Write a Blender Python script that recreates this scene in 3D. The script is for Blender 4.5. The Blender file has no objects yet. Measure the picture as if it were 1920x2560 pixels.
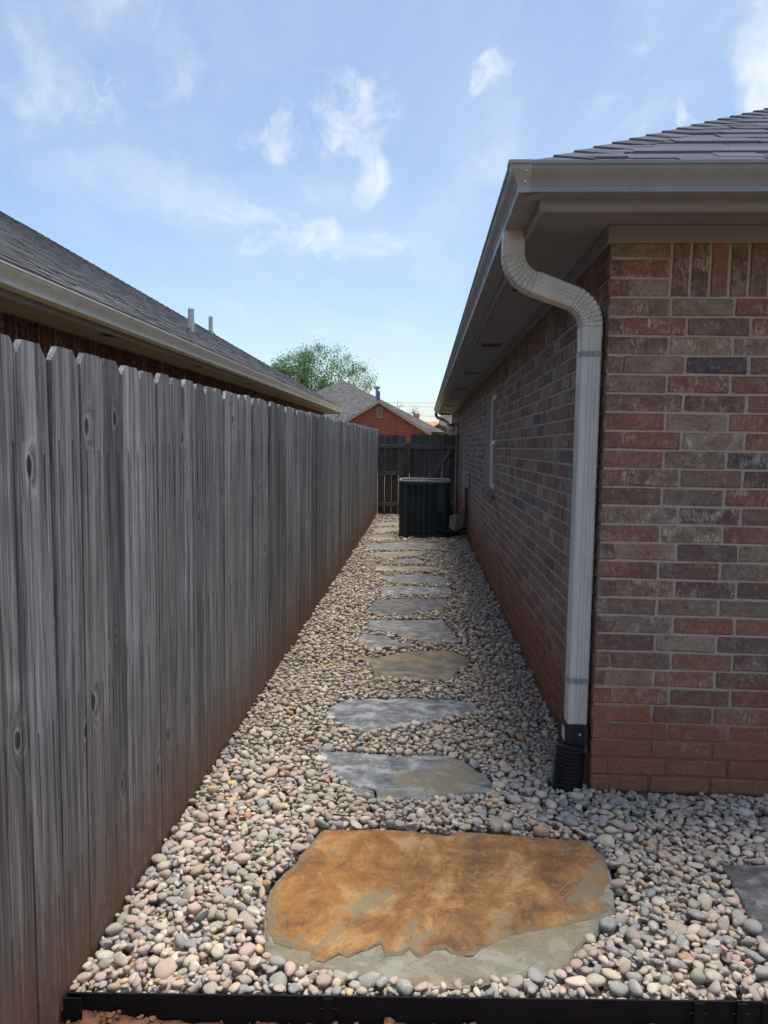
import bpy, math, random
import numpy as np
from mathutils import Vector, Matrix, noise
random.seed(7); RNG = np.random.default_rng(11)
SC = bpy.context.scene
COL = SC.collection

# ------------------------------------------------------------------ camera, sky, sun, exposure
F_PX, PITCH, YAW, ROLL, CAM_H = 1893.48, .090916, .049074, .014581, 1.565
def cam_basis():
    p, y, r = PITCH, YAW, ROLL
    f = Vector((-math.sin(y)*math.cos(p), math.cos(y)*math.cos(p), -math.sin(p)))
    rt = Vector((math.cos(y), math.sin(y), 0)); up = rt.cross(f)
    return (math.cos(r)*rt + math.sin(r)*up, -math.sin(r)*rt + math.cos(r)*up, f)
cam_d = bpy.data.cameras.new('camera'); cam = bpy.data.objects.new('camera', cam_d); COL.objects.link(cam)
cR, cU, cF = cam_basis()
M = Matrix.Identity(4)
for i in range(3):
    M[i][0], M[i][1], M[i][2] = cR[i], cU[i], -cF[i]
M[2][3] = CAM_H
cam.matrix_world = M
cam_d.sensor_fit = 'VERTICAL'; cam_d.sensor_height = 36; cam_d.sensor_width = 27
cam_d.lens = 36*F_PX/2560; cam_d.clip_start = .05; cam_d.clip_end = 2000
SC.camera = cam

SUN_EL, SUN_AZ = math.radians(80), math.radians(42)      # azimuth: to the right of the alley's axis (+Y)
sd = Vector((math.sin(SUN_AZ)*math.cos(SUN_EL), math.cos(SUN_AZ)*math.cos(SUN_EL), math.sin(SUN_EL)))
sun_d = bpy.data.lights.new('sun', 'SUN'); sun_d.energy = 1.9; sun_d.angle = math.radians(30); sun_d.color = (1, .965, .91)
sun = bpy.data.objects.new('sun', sun_d); COL.objects.link(sun)
sun.rotation_euler = sd.to_track_quat('Z', 'Y').to_euler()
SC.view_settings.view_transform = 'Standard'; SC.view_settings.look = 'None'
SC.view_settings.exposure = 1.04; SC.view_settings.gamma = 1; SC.view_settings.use_curve_mapping = False
SC.cycles.use_denoising = True; SC.cycles.use_adaptive_sampling = True; SC.cycles.adaptive_threshold = .03; SC.cycles.adaptive_min_samples = 16
SC.cycles.max_bounces = 5; SC.cycles.diffuse_bounces = 3; SC.cycles.glossy_bounces = 2; SC.cycles.transmission_bounces = 2

# ------------------------------------------------------------------ node helper
class NT:
    def __init__(s, tree): s.t = tree; s.n = tree.nodes; s.l = tree.links
    def node(s, kind, **kw):
        nd = s.n.new(kind)
        for k, v in kw.items(): setattr(nd, k, v)
        return nd
    def put(s, sock, v):
        if hasattr(v, 'is_output') or isinstance(v, bpy.types.NodeSocket): s.l.new(v, sock)
        elif v is not None:
            if isinstance(v, (tuple, list)) and len(v) == 3 and sock.type == 'RGBA': v = (*v, 1)
            sock.default_value = v
    def m(s, op, a, b=None, c=None, clamp=False):
        nd = s.node('ShaderNodeMath', operation=op, use_clamp=clamp)
        s.put(nd.inputs[0], a); s.put(nd.inputs[1], b)
        if c is not None: s.put(nd.inputs[2], c)
        return nd.outputs[0]
    def vm(s, op, a, b=None):
        nd = s.node('ShaderNodeVectorMath', operation=op); s.put(nd.inputs[0], a)
        if b is not None:
            if op == 'SCALE': s.put(nd.inputs['Scale'], b)
            else: s.put(nd.inputs[1], b)
        return nd.outputs['Value'] if op in ('DOT_PRODUCT', 'LENGTH', 'DISTANCE') else nd.outputs[0]
    def noise(s, vec, scale=5, detail=4, rough=.5, dist=0, out=0):
        nd = s.node('ShaderNodeTexNoise'); s.put(nd.inputs['Vector'], vec)
        for k, v in (('Scale', scale), ('Detail', detail), ('Roughness', rough), ('Distortion', dist)): s.put(nd.inputs[k], v)
        return nd.outputs[out]
    def voro(s, vec, scale=5, feature='F1', rand=1, out='Distance'):
        nd = s.node('ShaderNodeTexVoronoi', feature=feature); s.put(nd.inputs['Vector'], vec)
        s.put(nd.inputs['Scale'], scale); s.put(nd.inputs['Randomness'], rand)
        return nd.outputs[out]
    def rng(s, v, a, b, c=0, d=1, smooth=True):
        nd = s.node('ShaderNodeMapRange', interpolation_type='SMOOTHSTEP' if smooth else 'LINEAR')
        for i, x in enumerate((v, a, b, c, d)): s.put(nd.inputs[i], x)
        return nd.outputs[0]
    def mix(s, fac, a, b, blend='MIX'):
        nd = s.node('ShaderNodeMix', data_type='RGBA', blend_type=blend)
        s.put(nd.inputs[0], fac); s.put(nd.inputs[6], a); s.put(nd.inputs[7], b)
        return nd.outputs[2]
    def ramp(s, fac, stops, const=False):
        nd = s.node('ShaderNodeValToRGB'); cr = nd.color_ramp
        if const: cr.interpolation = 'CONSTANT'
        while len(cr.elements) < len(stops): cr.elements.new(.5)
        for e, (p, c) in zip(cr.elements, stops): e.position = p; e.color = (*c, 1)
        s.put(nd.inputs[0], fac); return nd.outputs[0]
    def scale(s, vec, xyz): return s.vm('MULTIPLY', vec, xyz)
    def sep(s, v):
        nd = s.node('ShaderNodeSeparateXYZ'); s.put(nd.inputs[0], v); return nd.outputs
    def comb(s, x=0, y=0, z=0):
        nd = s.node('ShaderNodeCombineXYZ')
        for i, v in enumerate((x, y, z)): s.put(nd.inputs[i], v)
        return nd.outputs[0]
    def bump(s, h, strength=.3, dist=.01, normal=None):
        nd = s.node('ShaderNodeBump'); s.put(nd.inputs['Height'], h)
        nd.inputs['Strength'].default_value = strength; nd.inputs['Distance'].default_value = dist
        if normal is not None: s.put(nd.inputs['Normal'], normal)
        return nd.outputs[0]

def srgb(r, g, b):
    f = lambda c: c/12.92 if c <= .04045 else ((c+.055)/1.055)**2.4
    return (f(r/255), f(g/255), f(b/255))

def material(name):
    m = bpy.data.materials.new(name); m.use_nodes = True
    t = NT(m.node_tree); bs = t.n['Principled BSDF']
    return m, t, bs
def finish(t, bs, color, rough=.8, normal=None, metal=0, spec=None):
    t.put(bs.inputs['Base Color'], color); t.put(bs.inputs['Roughness'], rough); t.put(bs.inputs['Metallic'], metal)
    if normal is not None: t.put(bs.inputs['Normal'], normal)
    if spec is not None: t.put(bs.inputs['Specular IOR Level'], spec)

# ------------------------------------------------------------------ world
w = bpy.data.worlds.new('World'); SC.world = w; w.use_nodes = True
t = NT(w.node_tree); bg = t.n['Background']; bg.inputs[1].default_value = .091; w.cycles.sampling_method = 'NONE'
sky = t.node('ShaderNodeTexSky', sky_type='NISHITA', sun_disc=False)
sky.sun_elevation = SUN_EL; sky.sun_rotation = SUN_AZ; sky.altitude = 300
sky.air_density = 1.0; sky.dust_density = 1.2; sky.ozone_density = 1.5
D = t.node('ShaderNodeTexCoord').outputs['Generated']
dz = t.sep(D)[2]
up = t.m('MAXIMUM', t.m('ADD', dz, .12), .05)
plane = t.vm('SCALE', D, t.m('DIVIDE', 1, up))               # a cloud deck seen in perspective
# thin high veil, streaky
veil = t.noise(t.scale(plane, (1.1, .55, 1)), 1.3, 5, .6, .8)
vf = t.rng(veil, .34, .80, .12, 1)
# small scattered cumulus and wisps: blobs of noise round given directions, plus a sparse field all over the sky
warp = t.vm('ADD', D, t.vm('SCALE', t.vm('SUBTRACT', t.noise(D, 9, 3, .6, 0, 1), (.5, .5, .5)), .10))
NA = t.noise(warp, 8, 6, .6, .3); NB = t.noise(warp, 21, 5, .62, .3)
def blob(d, sx, sz, lo, hi, amt, nscale, soft=.5, shear=0):
    d = Vector(d).normalized(); r = Vector((d.y, -d.x, 0)).normalized(); u = r.cross(d)
    r2 = r + shear*u
    a = t.m('DIVIDE', t.vm('DOT_PRODUCT', t.vm('SUBTRACT', warp, tuple(d)), tuple(r2)), sx)
    b = t.m('DIVIDE', t.vm('DOT_PRODUCT', t.vm('SUBTRACT', warp, tuple(d)), tuple(u)), sz)
    front = t.m('GREATER_THAN', t.vm('DOT_PRODUCT', D, tuple(d)), .5)
    rr = t.m('SQRT', t.m('ADD', t.m('MULTIPLY', a, a), t.m('MULTIPLY', b, b)))
    mask = t.m('MULTIPLY', t.rng(rr, 1, soft*.3), front)
    n = NA if nscale < 12 else NB
    v = t.m('ADD', n, t.m('MULTIPLY', t.m('SUBTRACT', mask, 1), .42))
    return t.m('MULTIPLY', t.rng(v, .28+lo*.3, .60+hi*.36), t.m('MULTIPLY', t.rng(mask, 0, .6), amt*.86))
blobs = [
    blob((-.42, .81, .45), .30, .17, .0, .55, .72, 7, .9),
    blob((-.355, .84, .375), .12, .06, .25, .6, .6, 16),
    blob((-.095, .922, .372), .105, .085, .12, .55, .9, 14, .7, -.3),
    blob((-.078, .943, .325), .05, .085, .12, .5, .9, 9, .7, -.4),
    blob((-.17, .92, .36), .12, .05, .35, .7, .6, 18),
    blob((.058, .908, .413), .055, .038, .12, .45, .95, 20, .7),
    blob((-.131, .958, .256), .085, .042, .12, .42, .8, 22, .8),
    blob((-.213, .948, .238), .055, .032, .15, .45, .65, 24, .8),
    blob((.075, .94, .32), .08, .18, .1, .7, .45, 7, .9),
    blob((.05, .955, .25), .14, .12, .1, .7, .38, 6, .9),
    blob((.185, .905, .39), .12, .05, .55, .9, .7, 26),
    blob((.212, .882, .43), .08, .03, .5, .8, .7, 30),
    blob((.42, .81, .40), .20, .22, .0, .3, .9, 6, .9),
    blob((.285, .885, .365), .035, .04, .2, .5, .9, 22),
    blob((-.33, .90, .29), .22, .08, .2, .8, .38, 5, .9, .35),
    blob((-.02, .99, .13), .18, .04, .2, .7, .4, 9, .9),
]
scat = t.m('MULTIPLY', t.rng(veil, .62, .82), .5)   # the same broken cloud over the whole sky
cf = scat
for b in blobs: cf = t.m('MAXIMUM', cf, b)
lift = t.rng(dz, 0, .22, .28, .05)                          # hazy air towards the horizon
c1 = t.mix(t.m('MAXIMUM', t.m('MULTIPLY', vf, .38), lift), sky.outputs[0], (4.2, 4.75, 5.3))
c2 = t.mix(cf, c1, (5.9, 6.05, 6.2))
t.l.new(c2, bg.inputs[0])

# ------------------------------------------------------------------ mesh helpers
class MB:
    def __init__(s): s.v = []; s.f = []
    def add(s, V, Fs):
        o = len(s.v); s.v += [tuple(p) for p in V]; s.f += [tuple(i+o for i in f) for f in Fs]; return s
    def box(s, x0, x1, y0, y1, z0, z1):
        return s.add([(x0,y0,z0),(x1,y0,z0),(x1,y1,z0),(x0,y1,z0),(x0,y0,z1),(x1,y0,z1),(x1,y1,z1),(x0,y1,z1)],
                     [(3,2,1,0),(4,5,6,7),(0,1,5,4),(1,2,6,5),(2,3,7,6),(3,0,4,7)])
    def cbox(s, x0, x1, y0, y1, z0, z1, c=.004, jit=0):
        return s.add(*cbox(x0, x1, y0, y1, z0, z1, c, jit))
    def tube(s, pts, rad, n=10, cap=True):
        pts = [Vector(p) for p in pts]; R = rad if isinstance(rad, (list, tuple)) else [rad]*len(pts)
        rings = []; ref = None
        for i, p in enumerate(pts):
            d = (pts[min(i+1, len(pts)-1)] - pts[max(i-1, 0)]).normalized()
            if ref is None: ref = Vector((0,0,1)).cross(d) if abs(d.z) < .9 else Vector((1,0,0)).cross(d)
            a = (ref - d*ref.dot(d)).normalized(); ref = a; b = d.cross(a)
            rings.append([p + (a*math.cos(2*math.pi*k/n) + b*math.sin(2*math.pi*k/n))*R[i] for k in range(n)])
        V = [v for r in rings for v in r]; Fs = []
        for i in range(len(pts)-1):
            for k in range(n): Fs.append((i*n+k, i*n+(k+1)%n, (i+1)*n+(k+1)%n, (i+1)*n+k))
        if cap: Fs += [tuple(range(n))[::-1], tuple((len(pts)-1)*n+k for k in range(n))]
        return s.add(V, Fs)
    def sweep(s, prof, frames, closed=True, cap=True):
        """prof: 2-D points; frames: list of (origin, axis_u, axis_v)"""
        n = len(prof); V = []; Fs = []
        for o, u, v in frames:
            o, u, v = Vector(o), Vector(u), Vector(v)
            V += [o + u*a + v*b for a, b in prof]
        for i in range(len(frames)-1):
            for k in range(n if closed else n-1):
                Fs.append((i*n+k, i*n+(k+1)%n, (i+1)*n+(k+1)%n, (i+1)*n+k))
        if cap and closed: Fs += [tuple(range(n))[::-1], tuple((len(frames)-1)*n+k for k in range(n))]
        return s.add(V, Fs)
    def build(s, name, mat, parent=None, smooth=False, loc=None):
        me = bpy.data.meshes.new(name); me.from_pydata(s.v, [], s.f); me.update()
        if hasattr(s, 'edge'):
            at = me.attributes.new('edge', 'FLOAT', 'POINT'); at.data.foreach_set('value', s.edge)
        return obj(name, me, mat, parent, smooth, loc)
def cbox(x0, x1, y0, y1, z0, z1, c=.004, jit=0):
    V = []; idx = {}
    X, Y, Z = (x0, x1), (y0, y1), (z0, z1)
    for i in (0,1):
        for j in (0,1):
            for k in (0,1):
                sx, sy, sz = (c if i == 0 else -c), (c if j == 0 else -c), (c if k == 0 else -c)
                for ax in range(3):
                    p = [X[i]+sx, Y[j]+sy, Z[k]+sz]; p[ax] = (X[i], Y[j], Z[k])[ax]
                    if jit: p = [q + random.uniform(-jit, jit) for q in p]
                    idx[(i,j,k,ax)] = len(V); V.append(tuple(p))
    Fs = []
    def q(*a): Fs.append(tuple(idx[x] for x in a))
    q((0,0,0,0),(0,0,1,0),(0,1,1,0),(0,1,0,0)); q((1,0,0,0),(1,1,0,0),(1,1,1,0),(1,0,1,0))
    q((0,0,0,1),(1,0,0,1),(1,0,1,1),(0,0,1,1)); q((0,1,0,1),(0,1,1,1),(1,1,1,1),(1,1,0,1))
    q((0,0,0,2),(0,1,0,2),(1,1,0,2),(1,0,0,2)); q((0,0,1,2),(1,0,1,2),(1,1,1,2),(0,1,1,2))
    for k in (0,1):
        for i in (0,1):      # edges along z between x-face and y-face etc. (winding fixed afterwards)
            pass
    for i in (0,1):
        for j in (0,1): q((i,j,0,0),(i,j,1,0),(i,j,1,1),(i,j,0,1))
        for k in (0,1): q((i,0,k,0),(i,1,k,0),(i,1,k,2),(i,0,k,2))
    for j in (0,1):
        for k in (0,1): q((0,j,k,1),(1,j,k,1),(1,j,k,2),(0,j,k,2))
    for i in (0,1):
        for j in (0,1):
            for k in (0,1): q((i,j,k,0),(i,j,k,1),(i,j,k,2))
    ctr = Vector(((x0+x1)/2, (y0+y1)/2, (z0+z1)/2)); out = []
    for f in Fs:
        a, b, c_ = (Vector(V[x]) for x in f[:3]); n = (b-a).cross(c_-a)
        mid = sum((Vector(V[x]) for x in f), Vector())/len(f)
        out.append(f if n.dot(mid-ctr) > 0 else f[::-1])
    return V, out
def obj(name, me, mat, parent=None, smooth=False, loc=None):
    if mat is not None and len(me.materials) == 0: me.materials.append(mat)
    if smooth: me.polygons.foreach_set('use_smooth', [True]*len(me.polygons))
    o = bpy.data.objects.new(name, me); COL.objects.link(o)
    if parent is not None: o.parent = parent
    if loc is not None: o.location = loc
    return o
def np_mesh(name, V, Fc, attrs=None, smooth=True):
    me = bpy.data.meshes.new(name); V = np.asarray(V, np.float32); Fc = np.asarray(Fc, np.int32)
    k = Fc.shape[1]
    me.vertices.add(len(V)); me.vertices.foreach_set('co', V.ravel())
    me.loops.add(Fc.size); me.loops.foreach_set('vertex_index', Fc.ravel())
    me.polygons.add(len(Fc)); me.polygons.foreach_set('loop_start', np.arange(0, Fc.size, k, dtype=np.int32))
    me.polygons.foreach_set('use_smooth', np.full(len(Fc), smooth))
    me.update(calc_edges=True)
    for n, a in (attrs or {}).items():
        at = me.attributes.new(n, 'FLOAT', 'POINT'); at.data.foreach_set('value', np.asarray(a, np.float32))
    return me
def empty(name, loc=(0,0,0), parent=None):
    o = bpy.data.objects.new(name, None); COL.objects.link(o); o.location = loc; o.parent = parent; return o
def tag(o, label=None, cat=None, group=None, kind=None):
    for k, v in (('label', label), ('category', cat), ('group', group), ('kind', kind)):
        if v: o[k] = v
    return o
def fbm(x, y, z=0., oct=4, lac=2., gain=.5):
    s, a = 0., 1.
    for _ in range(oct):
        s += a*noise.noise((x, y, z)); x *= lac; y *= lac; z *= lac; a *= gain
    return s

# ------------------------------------------------------------------ materials
def rnd_of(t, stuff):
    if stuff:
        nd = t.node('ShaderNodeAttribute', attribute_name='rnd'); return nd.outputs['Fac']
    return t.node('ShaderNodeObjectInfo').outputs['Random']
def pos(t): return t.node('ShaderNodeNewGeometry').outputs['Position']

BRICK_A = [(0, srgb(108,90,84)), (.14, srgb(130,96,86)), (.28, srgb(140,97,85)), (.38, srgb(124,110,101)), (.48, srgb(146,133,119)),
           (.56, srgb(120,98,91)), (.64, srgb(82,81,85)), (.72, srgb(138,105,90)), (.82, srgb(130,117,106)), (.92, srgb(106,87,81))]
BRICK_B = [(0, srgb(84,44,40)), (.25, srgb(98,50,44)), (.5, srgb(74,42,42)), (.75, srgb(108,58,48)), (.9, srgb(64,46,46))]
def brick_mat(name, stuff, pal, stain=True):
    m, t, bs = material(name); r = rnd_of(t, stuff); P = pos(t)
    Q = t.vm('ADD', P, t.comb(t.m('MULTIPLY', r, 37.), t.m('MULTIPLY', r, 91.), t.m('MULTIPLY', r, 53.)))
    base = t.ramp(r, pal, True)
    r2 = t.m('FRACT', t.m('MULTIPLY', r, 17.37)); r3 = t.m('FRACT', t.m('MULTIPLY', r, 43.71))
    base = t.mix(t.m('MULTIPLY', t.rng(t.noise(Q, 7, 2), .42, .6), .55), base, t.ramp(r2, pal, True))
    streak = t.noise(t.vm('ADD', t.scale(Q, (130, 130, 14)), t.vm('SCALE', t.noise(Q, 11, 2, .5, 0, 1), 6.)), 1, 4, .65)
    patch = t.noise(Q, 16, 4, .6)
    lime = t.m('MULTIPLY', t.m('MULTIPLY', t.rng(patch, .44, .64), t.rng(streak, .40, .62)), t.rng(r3, .25, .95, .10, .80))
    col = t.mix(lime, base, srgb(198,189,176))
    col = t.mix(t.m('MULTIPLY', t.rng(streak, .40, .28), .45), col, srgb(42,34,34))
    mot = t.noise(Q, 48, 5, .72)
    col = t.mix(t.m('MULTIPLY', t.rng(mot, .52, .70), .45), col, srgb(182,168,154)); col = t.mix(t.m('MULTIPLY', t.rng(mot, .47, .30), .55), col, srgb(70,54,52))
    fleck = t.voro(Q, 120); col = t.mix(t.m('MULTIPLY', t.rng(fleck, .28, .12), t.rng(t.noise(Q, 30, 2), .5, .62, 0, .8)), col, srgb(38,32,32))
    if stain:
        z = t.sep(P)[2]
        s = t.m('ADD', z, t.m('MULTIPLY', t.m('SUBTRACT', t.noise(P, 3.5, 4), .5), .35))
        s = t.m('ADD', s, t.m('MULTIPLY', t.m('SUBTRACT', t.noise(P, 17, 5, .7), .5), .55))
        col = t.mix(t.m('MULTIPLY', t.rng(s, .74, .16), t.rng(t.noise(P, 40, 4, .7), .3, .6, .5, .95)), col, srgb(144,92,66))
    dent = t.noise(t.scale(Q, (14, 14, 30)), 1, 3, .5, 1.2)
    h = t.m('ADD', t.m('ADD', t.m('MULTIPLY', streak, .4), t.m('MULTIPLY', mot, .6)), t.m('MULTIPLY', t.rng(dent, .5, .57), .7))
    finish(t, bs, col, .88, t.bump(h, .65, .006), spec=.25); return m
MAT = {}
MAT['brick'] = brick_mat('brick', False, BRICK_A); MAT['brick_s'] = brick_mat('brick mass', True, BRICK_A)
MAT['brick_n'] = brick_mat('dark red brick', True, BRICK_B, False)

def mortar_mat():
    m, t, bs = material('mortar'); P = pos(t); n = t.noise(P, 60, 5, .6)
    col = t.mix(n, srgb(146,137,127), srgb(190,180,168)); z = t.sep(P)[2]
    s = t.m('ADD', z, t.m('MULTIPLY', t.m('SUBTRACT', t.noise(P, 3.5, 4), .5), .35))
    col = t.mix(t.m('MULTIPLY', t.rng(s, .62, .08), .9), col, srgb(112,76,58))
    finish(t, bs, col, .95, t.bump(t.noise(P, 120, 4, .7), .6, .004), spec=.1); return m
MAT['mortar'] = mortar_mat()

def wood_mat(name, c_dark, c_mid, c_light, nails=True, dirt=True, dirt_c=srgb(120,82,58)):
    m, t, bs = material(name); r = t.node('ShaderNodeObjectInfo').outputs['Random']
    O = t.node('ShaderNodeTexCoord').outputs['Object']
    off = t.comb(t.m('MULTIPLY', r, 19.), t.m('MULTIPLY', r, 67.), t.m('MULTIPLY', r, 31.))
    Q = t.vm('ADD', O, off)
    # knots: sparse cells, grain bends round them
    qs = t.sep(Q); kv = t.comb(t.m('ADD', t.m('MULTIPLY', qs[1], 7), t.m('MULTIPLY', t.noise(Q, 26, 2), .10)), t.m('ADD', t.m('MULTIPLY', qs[2], 3.6), t.m('MULTIPLY', t.noise(Q, 31, 2), .08)), 0)
    vn = t.node('ShaderNodeTexVoronoi', feature='F1', voronoi_dimensions='2D'); t.put(vn.inputs['Vector'], kv); vn.inputs['Scale'].default_value = 1; vn.inputs['Randomness'].default_value = .9
    kd, kc = vn.outputs['Distance'], vn.outputs['Color']
    kon = t.m('GREATER_THAN', t.sep(kc)[0], .74)
    ksz = t.m('ADD', .035, t.m('MULTIPLY', t.sep(kc)[1], .07))
    kn = t.m('DIVIDE', kd, ksz)                               # 1 at knot rim
    knot = t.m('MULTIPLY', t.rng(kn, 1.15, .7), kon)
    rim = t.m('MULTIPLY', t.m('MULTIPLY', t.rng(kn, .8, 1.1), t.rng(kn, 1.6, 1.15)), kon)
    bend = t.m('MULTIPLY', t.rng(kn, 4, .6), kon)
    wob = t.noise(t.scale(Q, (1, 4, .8)), 1, 3)
    gv = t.vm('ADD', t.scale(Q, (30, 60, 1.3)), t.comb(0, t.m('MULTIPLY', bend, 3.2), t.m('MULTIPLY', wob, 1.5)))
    g1 = t.noise(gv, 1, 4, .6); g2 = t.noise(t.scale(Q, (200, 420, 5)), 1, 3, .7)
    # cathedral figure
    wv = t.m('ADD', t.m('MULTIPLY', t.sep(Q)[1], 60), t.m('MULTIPLY', t.noise(t.scale(Q, (1, 9, 1.1)), 1, 2), 26))
    cath = t.m('MULTIPLY', t.m('ABSOLUTE', t.m('SINE', wv)), t.rng(t.noise(t.scale(Q, (1, 3, .6)), 1, 2), .45, .62))
    col = t.mix(t.rng(g1, .28, .72), c_dark, c_mid)
    col = t.mix(t.m('MULTIPLY', t.rng(g2, .46, .72), .62), col, c_light)
    col = t.mix(t.m('MULTIPLY', t.rng(g2, .46, .30), .55), col, c_dark)
    col = t.mix(t.m('MULTIPLY', cath, .42), col, c_dark)
    col = t.mix(t.m('MULTIPLY', t.rng(t.noise(t.scale(Q, (9, 14, .8)), 1, 4, .6), .44, .66), .6), col, c_dark)
    col = t.mix(t.m('MULTIPLY', rim, .25), col, c_light)
    col = t.mix(t.m('MULTIPLY', knot, .78), col, srgb(46,43,42))
    tone = t.m('ADD', .66, t.m('MULTIPLY', t.m('FRACT', t.m('MULTIPLY', r, 7.13)), .60))
    col = t.mix(1, col, t.comb(tone, tone, t.m('MULTIPLY', tone, 1.0)), 'MULTIPLY')
    warm = t.m('FRACT', t.m('MULTIPLY', r, 3.77))
    col = t.mix(t.m('MULTIPLY', t.rng(warm, .6, 1), .30), col, t.mix(1, col, srgb(255,226,196), 'MULTIPLY'))
    y, z = t.sep(O)[1], t.sep(O)[2]
    # bleached towards the exposed top ends
    if nails:
        for zr, ln in ((1.535, 1.0), (.82, .75), (.33, .3)):
            zj = t.m('ADD', zr, t.m('MULTIPLY', t.m('SUBTRACT', t.m('FRACT', t.m('MULTIPLY', r, 9.1)), .5), .05))
            yy = t.m('ABSOLUTE', t.m('ADD', y, t.m('MULTIPLY', t.m('SUBTRACT', t.m('FRACT', t.m('MULTIPLY', r, 5.7)), .5), .02)))
            dy = t.m('ABSOLUTE', t.m('SUBTRACT', yy, .040))
            dn = t.m('SUBTRACT', zj, z)
            on = t.m('MULTIPLY', t.m('GREATER_THAN', dn, 0), t.rng(dn, t.m('MULTIPLY', ln, t.m('ADD', .35, t.m('FRACT', t.m('MULTIPLY', r, 13.3+ln)))), .02))
            line = t.m('MULTIPLY', t.rng(dy, .0032, .0012), on)
            halo = t.m('MULTIPLY', t.m('MULTIPLY', t.rng(dy, .012, .002), on), .26)
            col = t.mix(t.m('MAXIMUM', t.m('MULTIPLY', line, .95), halo), col, srgb(34,33,35))
    if dirt:
        zz = t.m('ADD', z, t.m('MULTIPLY', t.m('SUBTRACT', t.noise(t.scale(Q, (8, 8, 3)), 1, 4), .5), .28))
        col = t.mix(t.m('MULTIPLY', t.m('MULTIPLY', t.rng(zz, .44, .02), t.rng(t.noise(t.scale(Q, (40, 40, 22)), 1, 4, .7), .30, .58, .45, 1)), .9), col, dirt_c)
        zz2 = t.m('ADD', z, t.m('MULTIPLY', t.m('SUBTRACT', t.noise(t.scale(Q, (20, 20, 3)), 1, 3), .5), .5))
        col = t.mix(t.m('MULTIPLY', t.rng(zz2, 1.0, .2), .30), col, srgb(104,84,68))
    h = t.m('ADD', t.m('MULTIPLY', g1, .8), t.m('MULTIPLY', g2, .5))
    finish(t, bs, col, .86, t.bump(h, .55, .006), spec=.2); return m
MAT['fence'] = wood_mat('weathered fence wood', srgb(82,82,83), srgb(170,169,168), srgb(234,233,231))
MAT['gate'] = wood_mat('dark gate wood', srgb(82,80,80), srgb(112,108,106), srgb(146,140,136), False, True, srgb(84,62,50))
MAT['gate_rail'] = wood_mat('lighter gate rail wood', srgb(104,99,96), srgb(140,134,128), srgb(170,162,154), False, False)
MAT['post'] = wood_mat('tan post wood', srgb(92,84,76), srgb(126,116,104), srgb(150,140,126), False, False)

def plain(name, col, rough=.6, metal=0, var=.12, vs=8, bumps=0, bscale=60, spec=None):
    m, t, bs = material(name); P = pos(t)
    n = t.noise(P, vs, 5, .6); c = t.mix(n, tuple(x*(1-var) for x in col), tuple(min(1, x*(1+var)) for x in col))
    nb = t.bump(t.noise(P, bscale, 4, .6), bumps, .004) if bumps else None
    rr = t.rng(t.noise(P, vs*2.3, 4), .3, .7, rough-.08, min(1, rough+.08))
    finish(t, bs, c, rr, nb, metal, spec); return m
def painted_metal(name, col, rough=.42):
    m, t, bs = material(name); P = pos(t)
    c = t.mix(t.rng(t.noise(t.scale(P, (3, 3, .8)), 4, 5, .6), .35, .75), col, tuple(x*.86 for x in col))
    grime = t.m('MULTIPLY', t.rng(t.noise(t.scale(P, (14, 14, 3)), 2, 5, .65), .52, .76), .30)
    c = t.mix(grime, c, srgb(112,104,92))
    finish(t, bs, c, t.rng(t.noise(P, 9, 4), .3, .7, rough-.06, rough+.12), t.bump(t.noise(P, 5, 2), .08, .01), spec=.45); return m
MAT['gutter'] = painted_metal('gutter paint', srgb(142,147,152))
MAT['cap'] = painted_metal('gutter corner paint', srgb(164,167,170), .3)
MAT['gutter_n'] = painted_metal('cream gutter paint', srgb(216,210,194))
MAT['spout'] = painted_metal('downspout paint', srgb(194,196,194), .38)
MAT['soffit'] = plain('soffit paint', srgb(136,138,143), .75, 0, .05, 3, .15, 40)
MAT['soffit_n'] = plain('neighbour soffit paint', srgb(132,126,118), .75, 0, .05, 3)
MAT['dark'] = plain('dark gap', srgb(30,30,32), .9)
MAT['screw'] = plain('zinc screw', srgb(190,190,188), .35, .8)
MAT['black_plastic'] = plain('black corrugated plastic', srgb(26,27,30), .42, 0, .2, 30)
MAT['steel'] = plain('black painted steel', srgb(20,21,25), .6, 0, .35, 12, .12, 30, .25)
MAT['sticker'] = plain('white sticker', srgb(205,203,198), .5, 0, .2, 90)
MAT['vinyl'] = plain('white vinyl', srgb(232,234,234), .4, 0, .05)
MAT['grey_box'] = plain('grey enamel', srgb(150,158,160), .4, 0, .08, 20)
MAT['ac'] = plain('dark green-black enamel', srgb(46,56,58), .45, 0, .15, 6)
MAT['ac_rib'] = plain('green-black enamel rib', srgb(74,84,86), .4, 0, .1, 6)
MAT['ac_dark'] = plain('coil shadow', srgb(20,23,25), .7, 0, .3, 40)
MAT['ac_rim'] = plain('dark grey enamel rim', srgb(132,138,140), .32, 0, .08, 8)
MAT['pvc'] = plain('white pvc', srgb(205,203,196), .5, 0, .06)
MAT['boot'] = plain('rubber boot', srgb(44,46,50), .6)
MAT['lamp_glass'] = plain('frosted glass', srgb(190,188,180), .25)
MAT['trim'] = plain('tan trim paint', srgb(158,148,132), .7, 0, .06)
MAT['copper'] = plain('pipe wrap', srgb(28,28,30), .7)
MAT['concrete'] = plain('concrete', srgb(126,116,106), .9, 0, .15, 14, .3, 80)
def glass_mat():
    m, t, bs = material('window glass'); finish(t, bs, srgb(92,112,122), .06, spec=.8); return m
MAT['glass'] = glass_mat()

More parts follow.
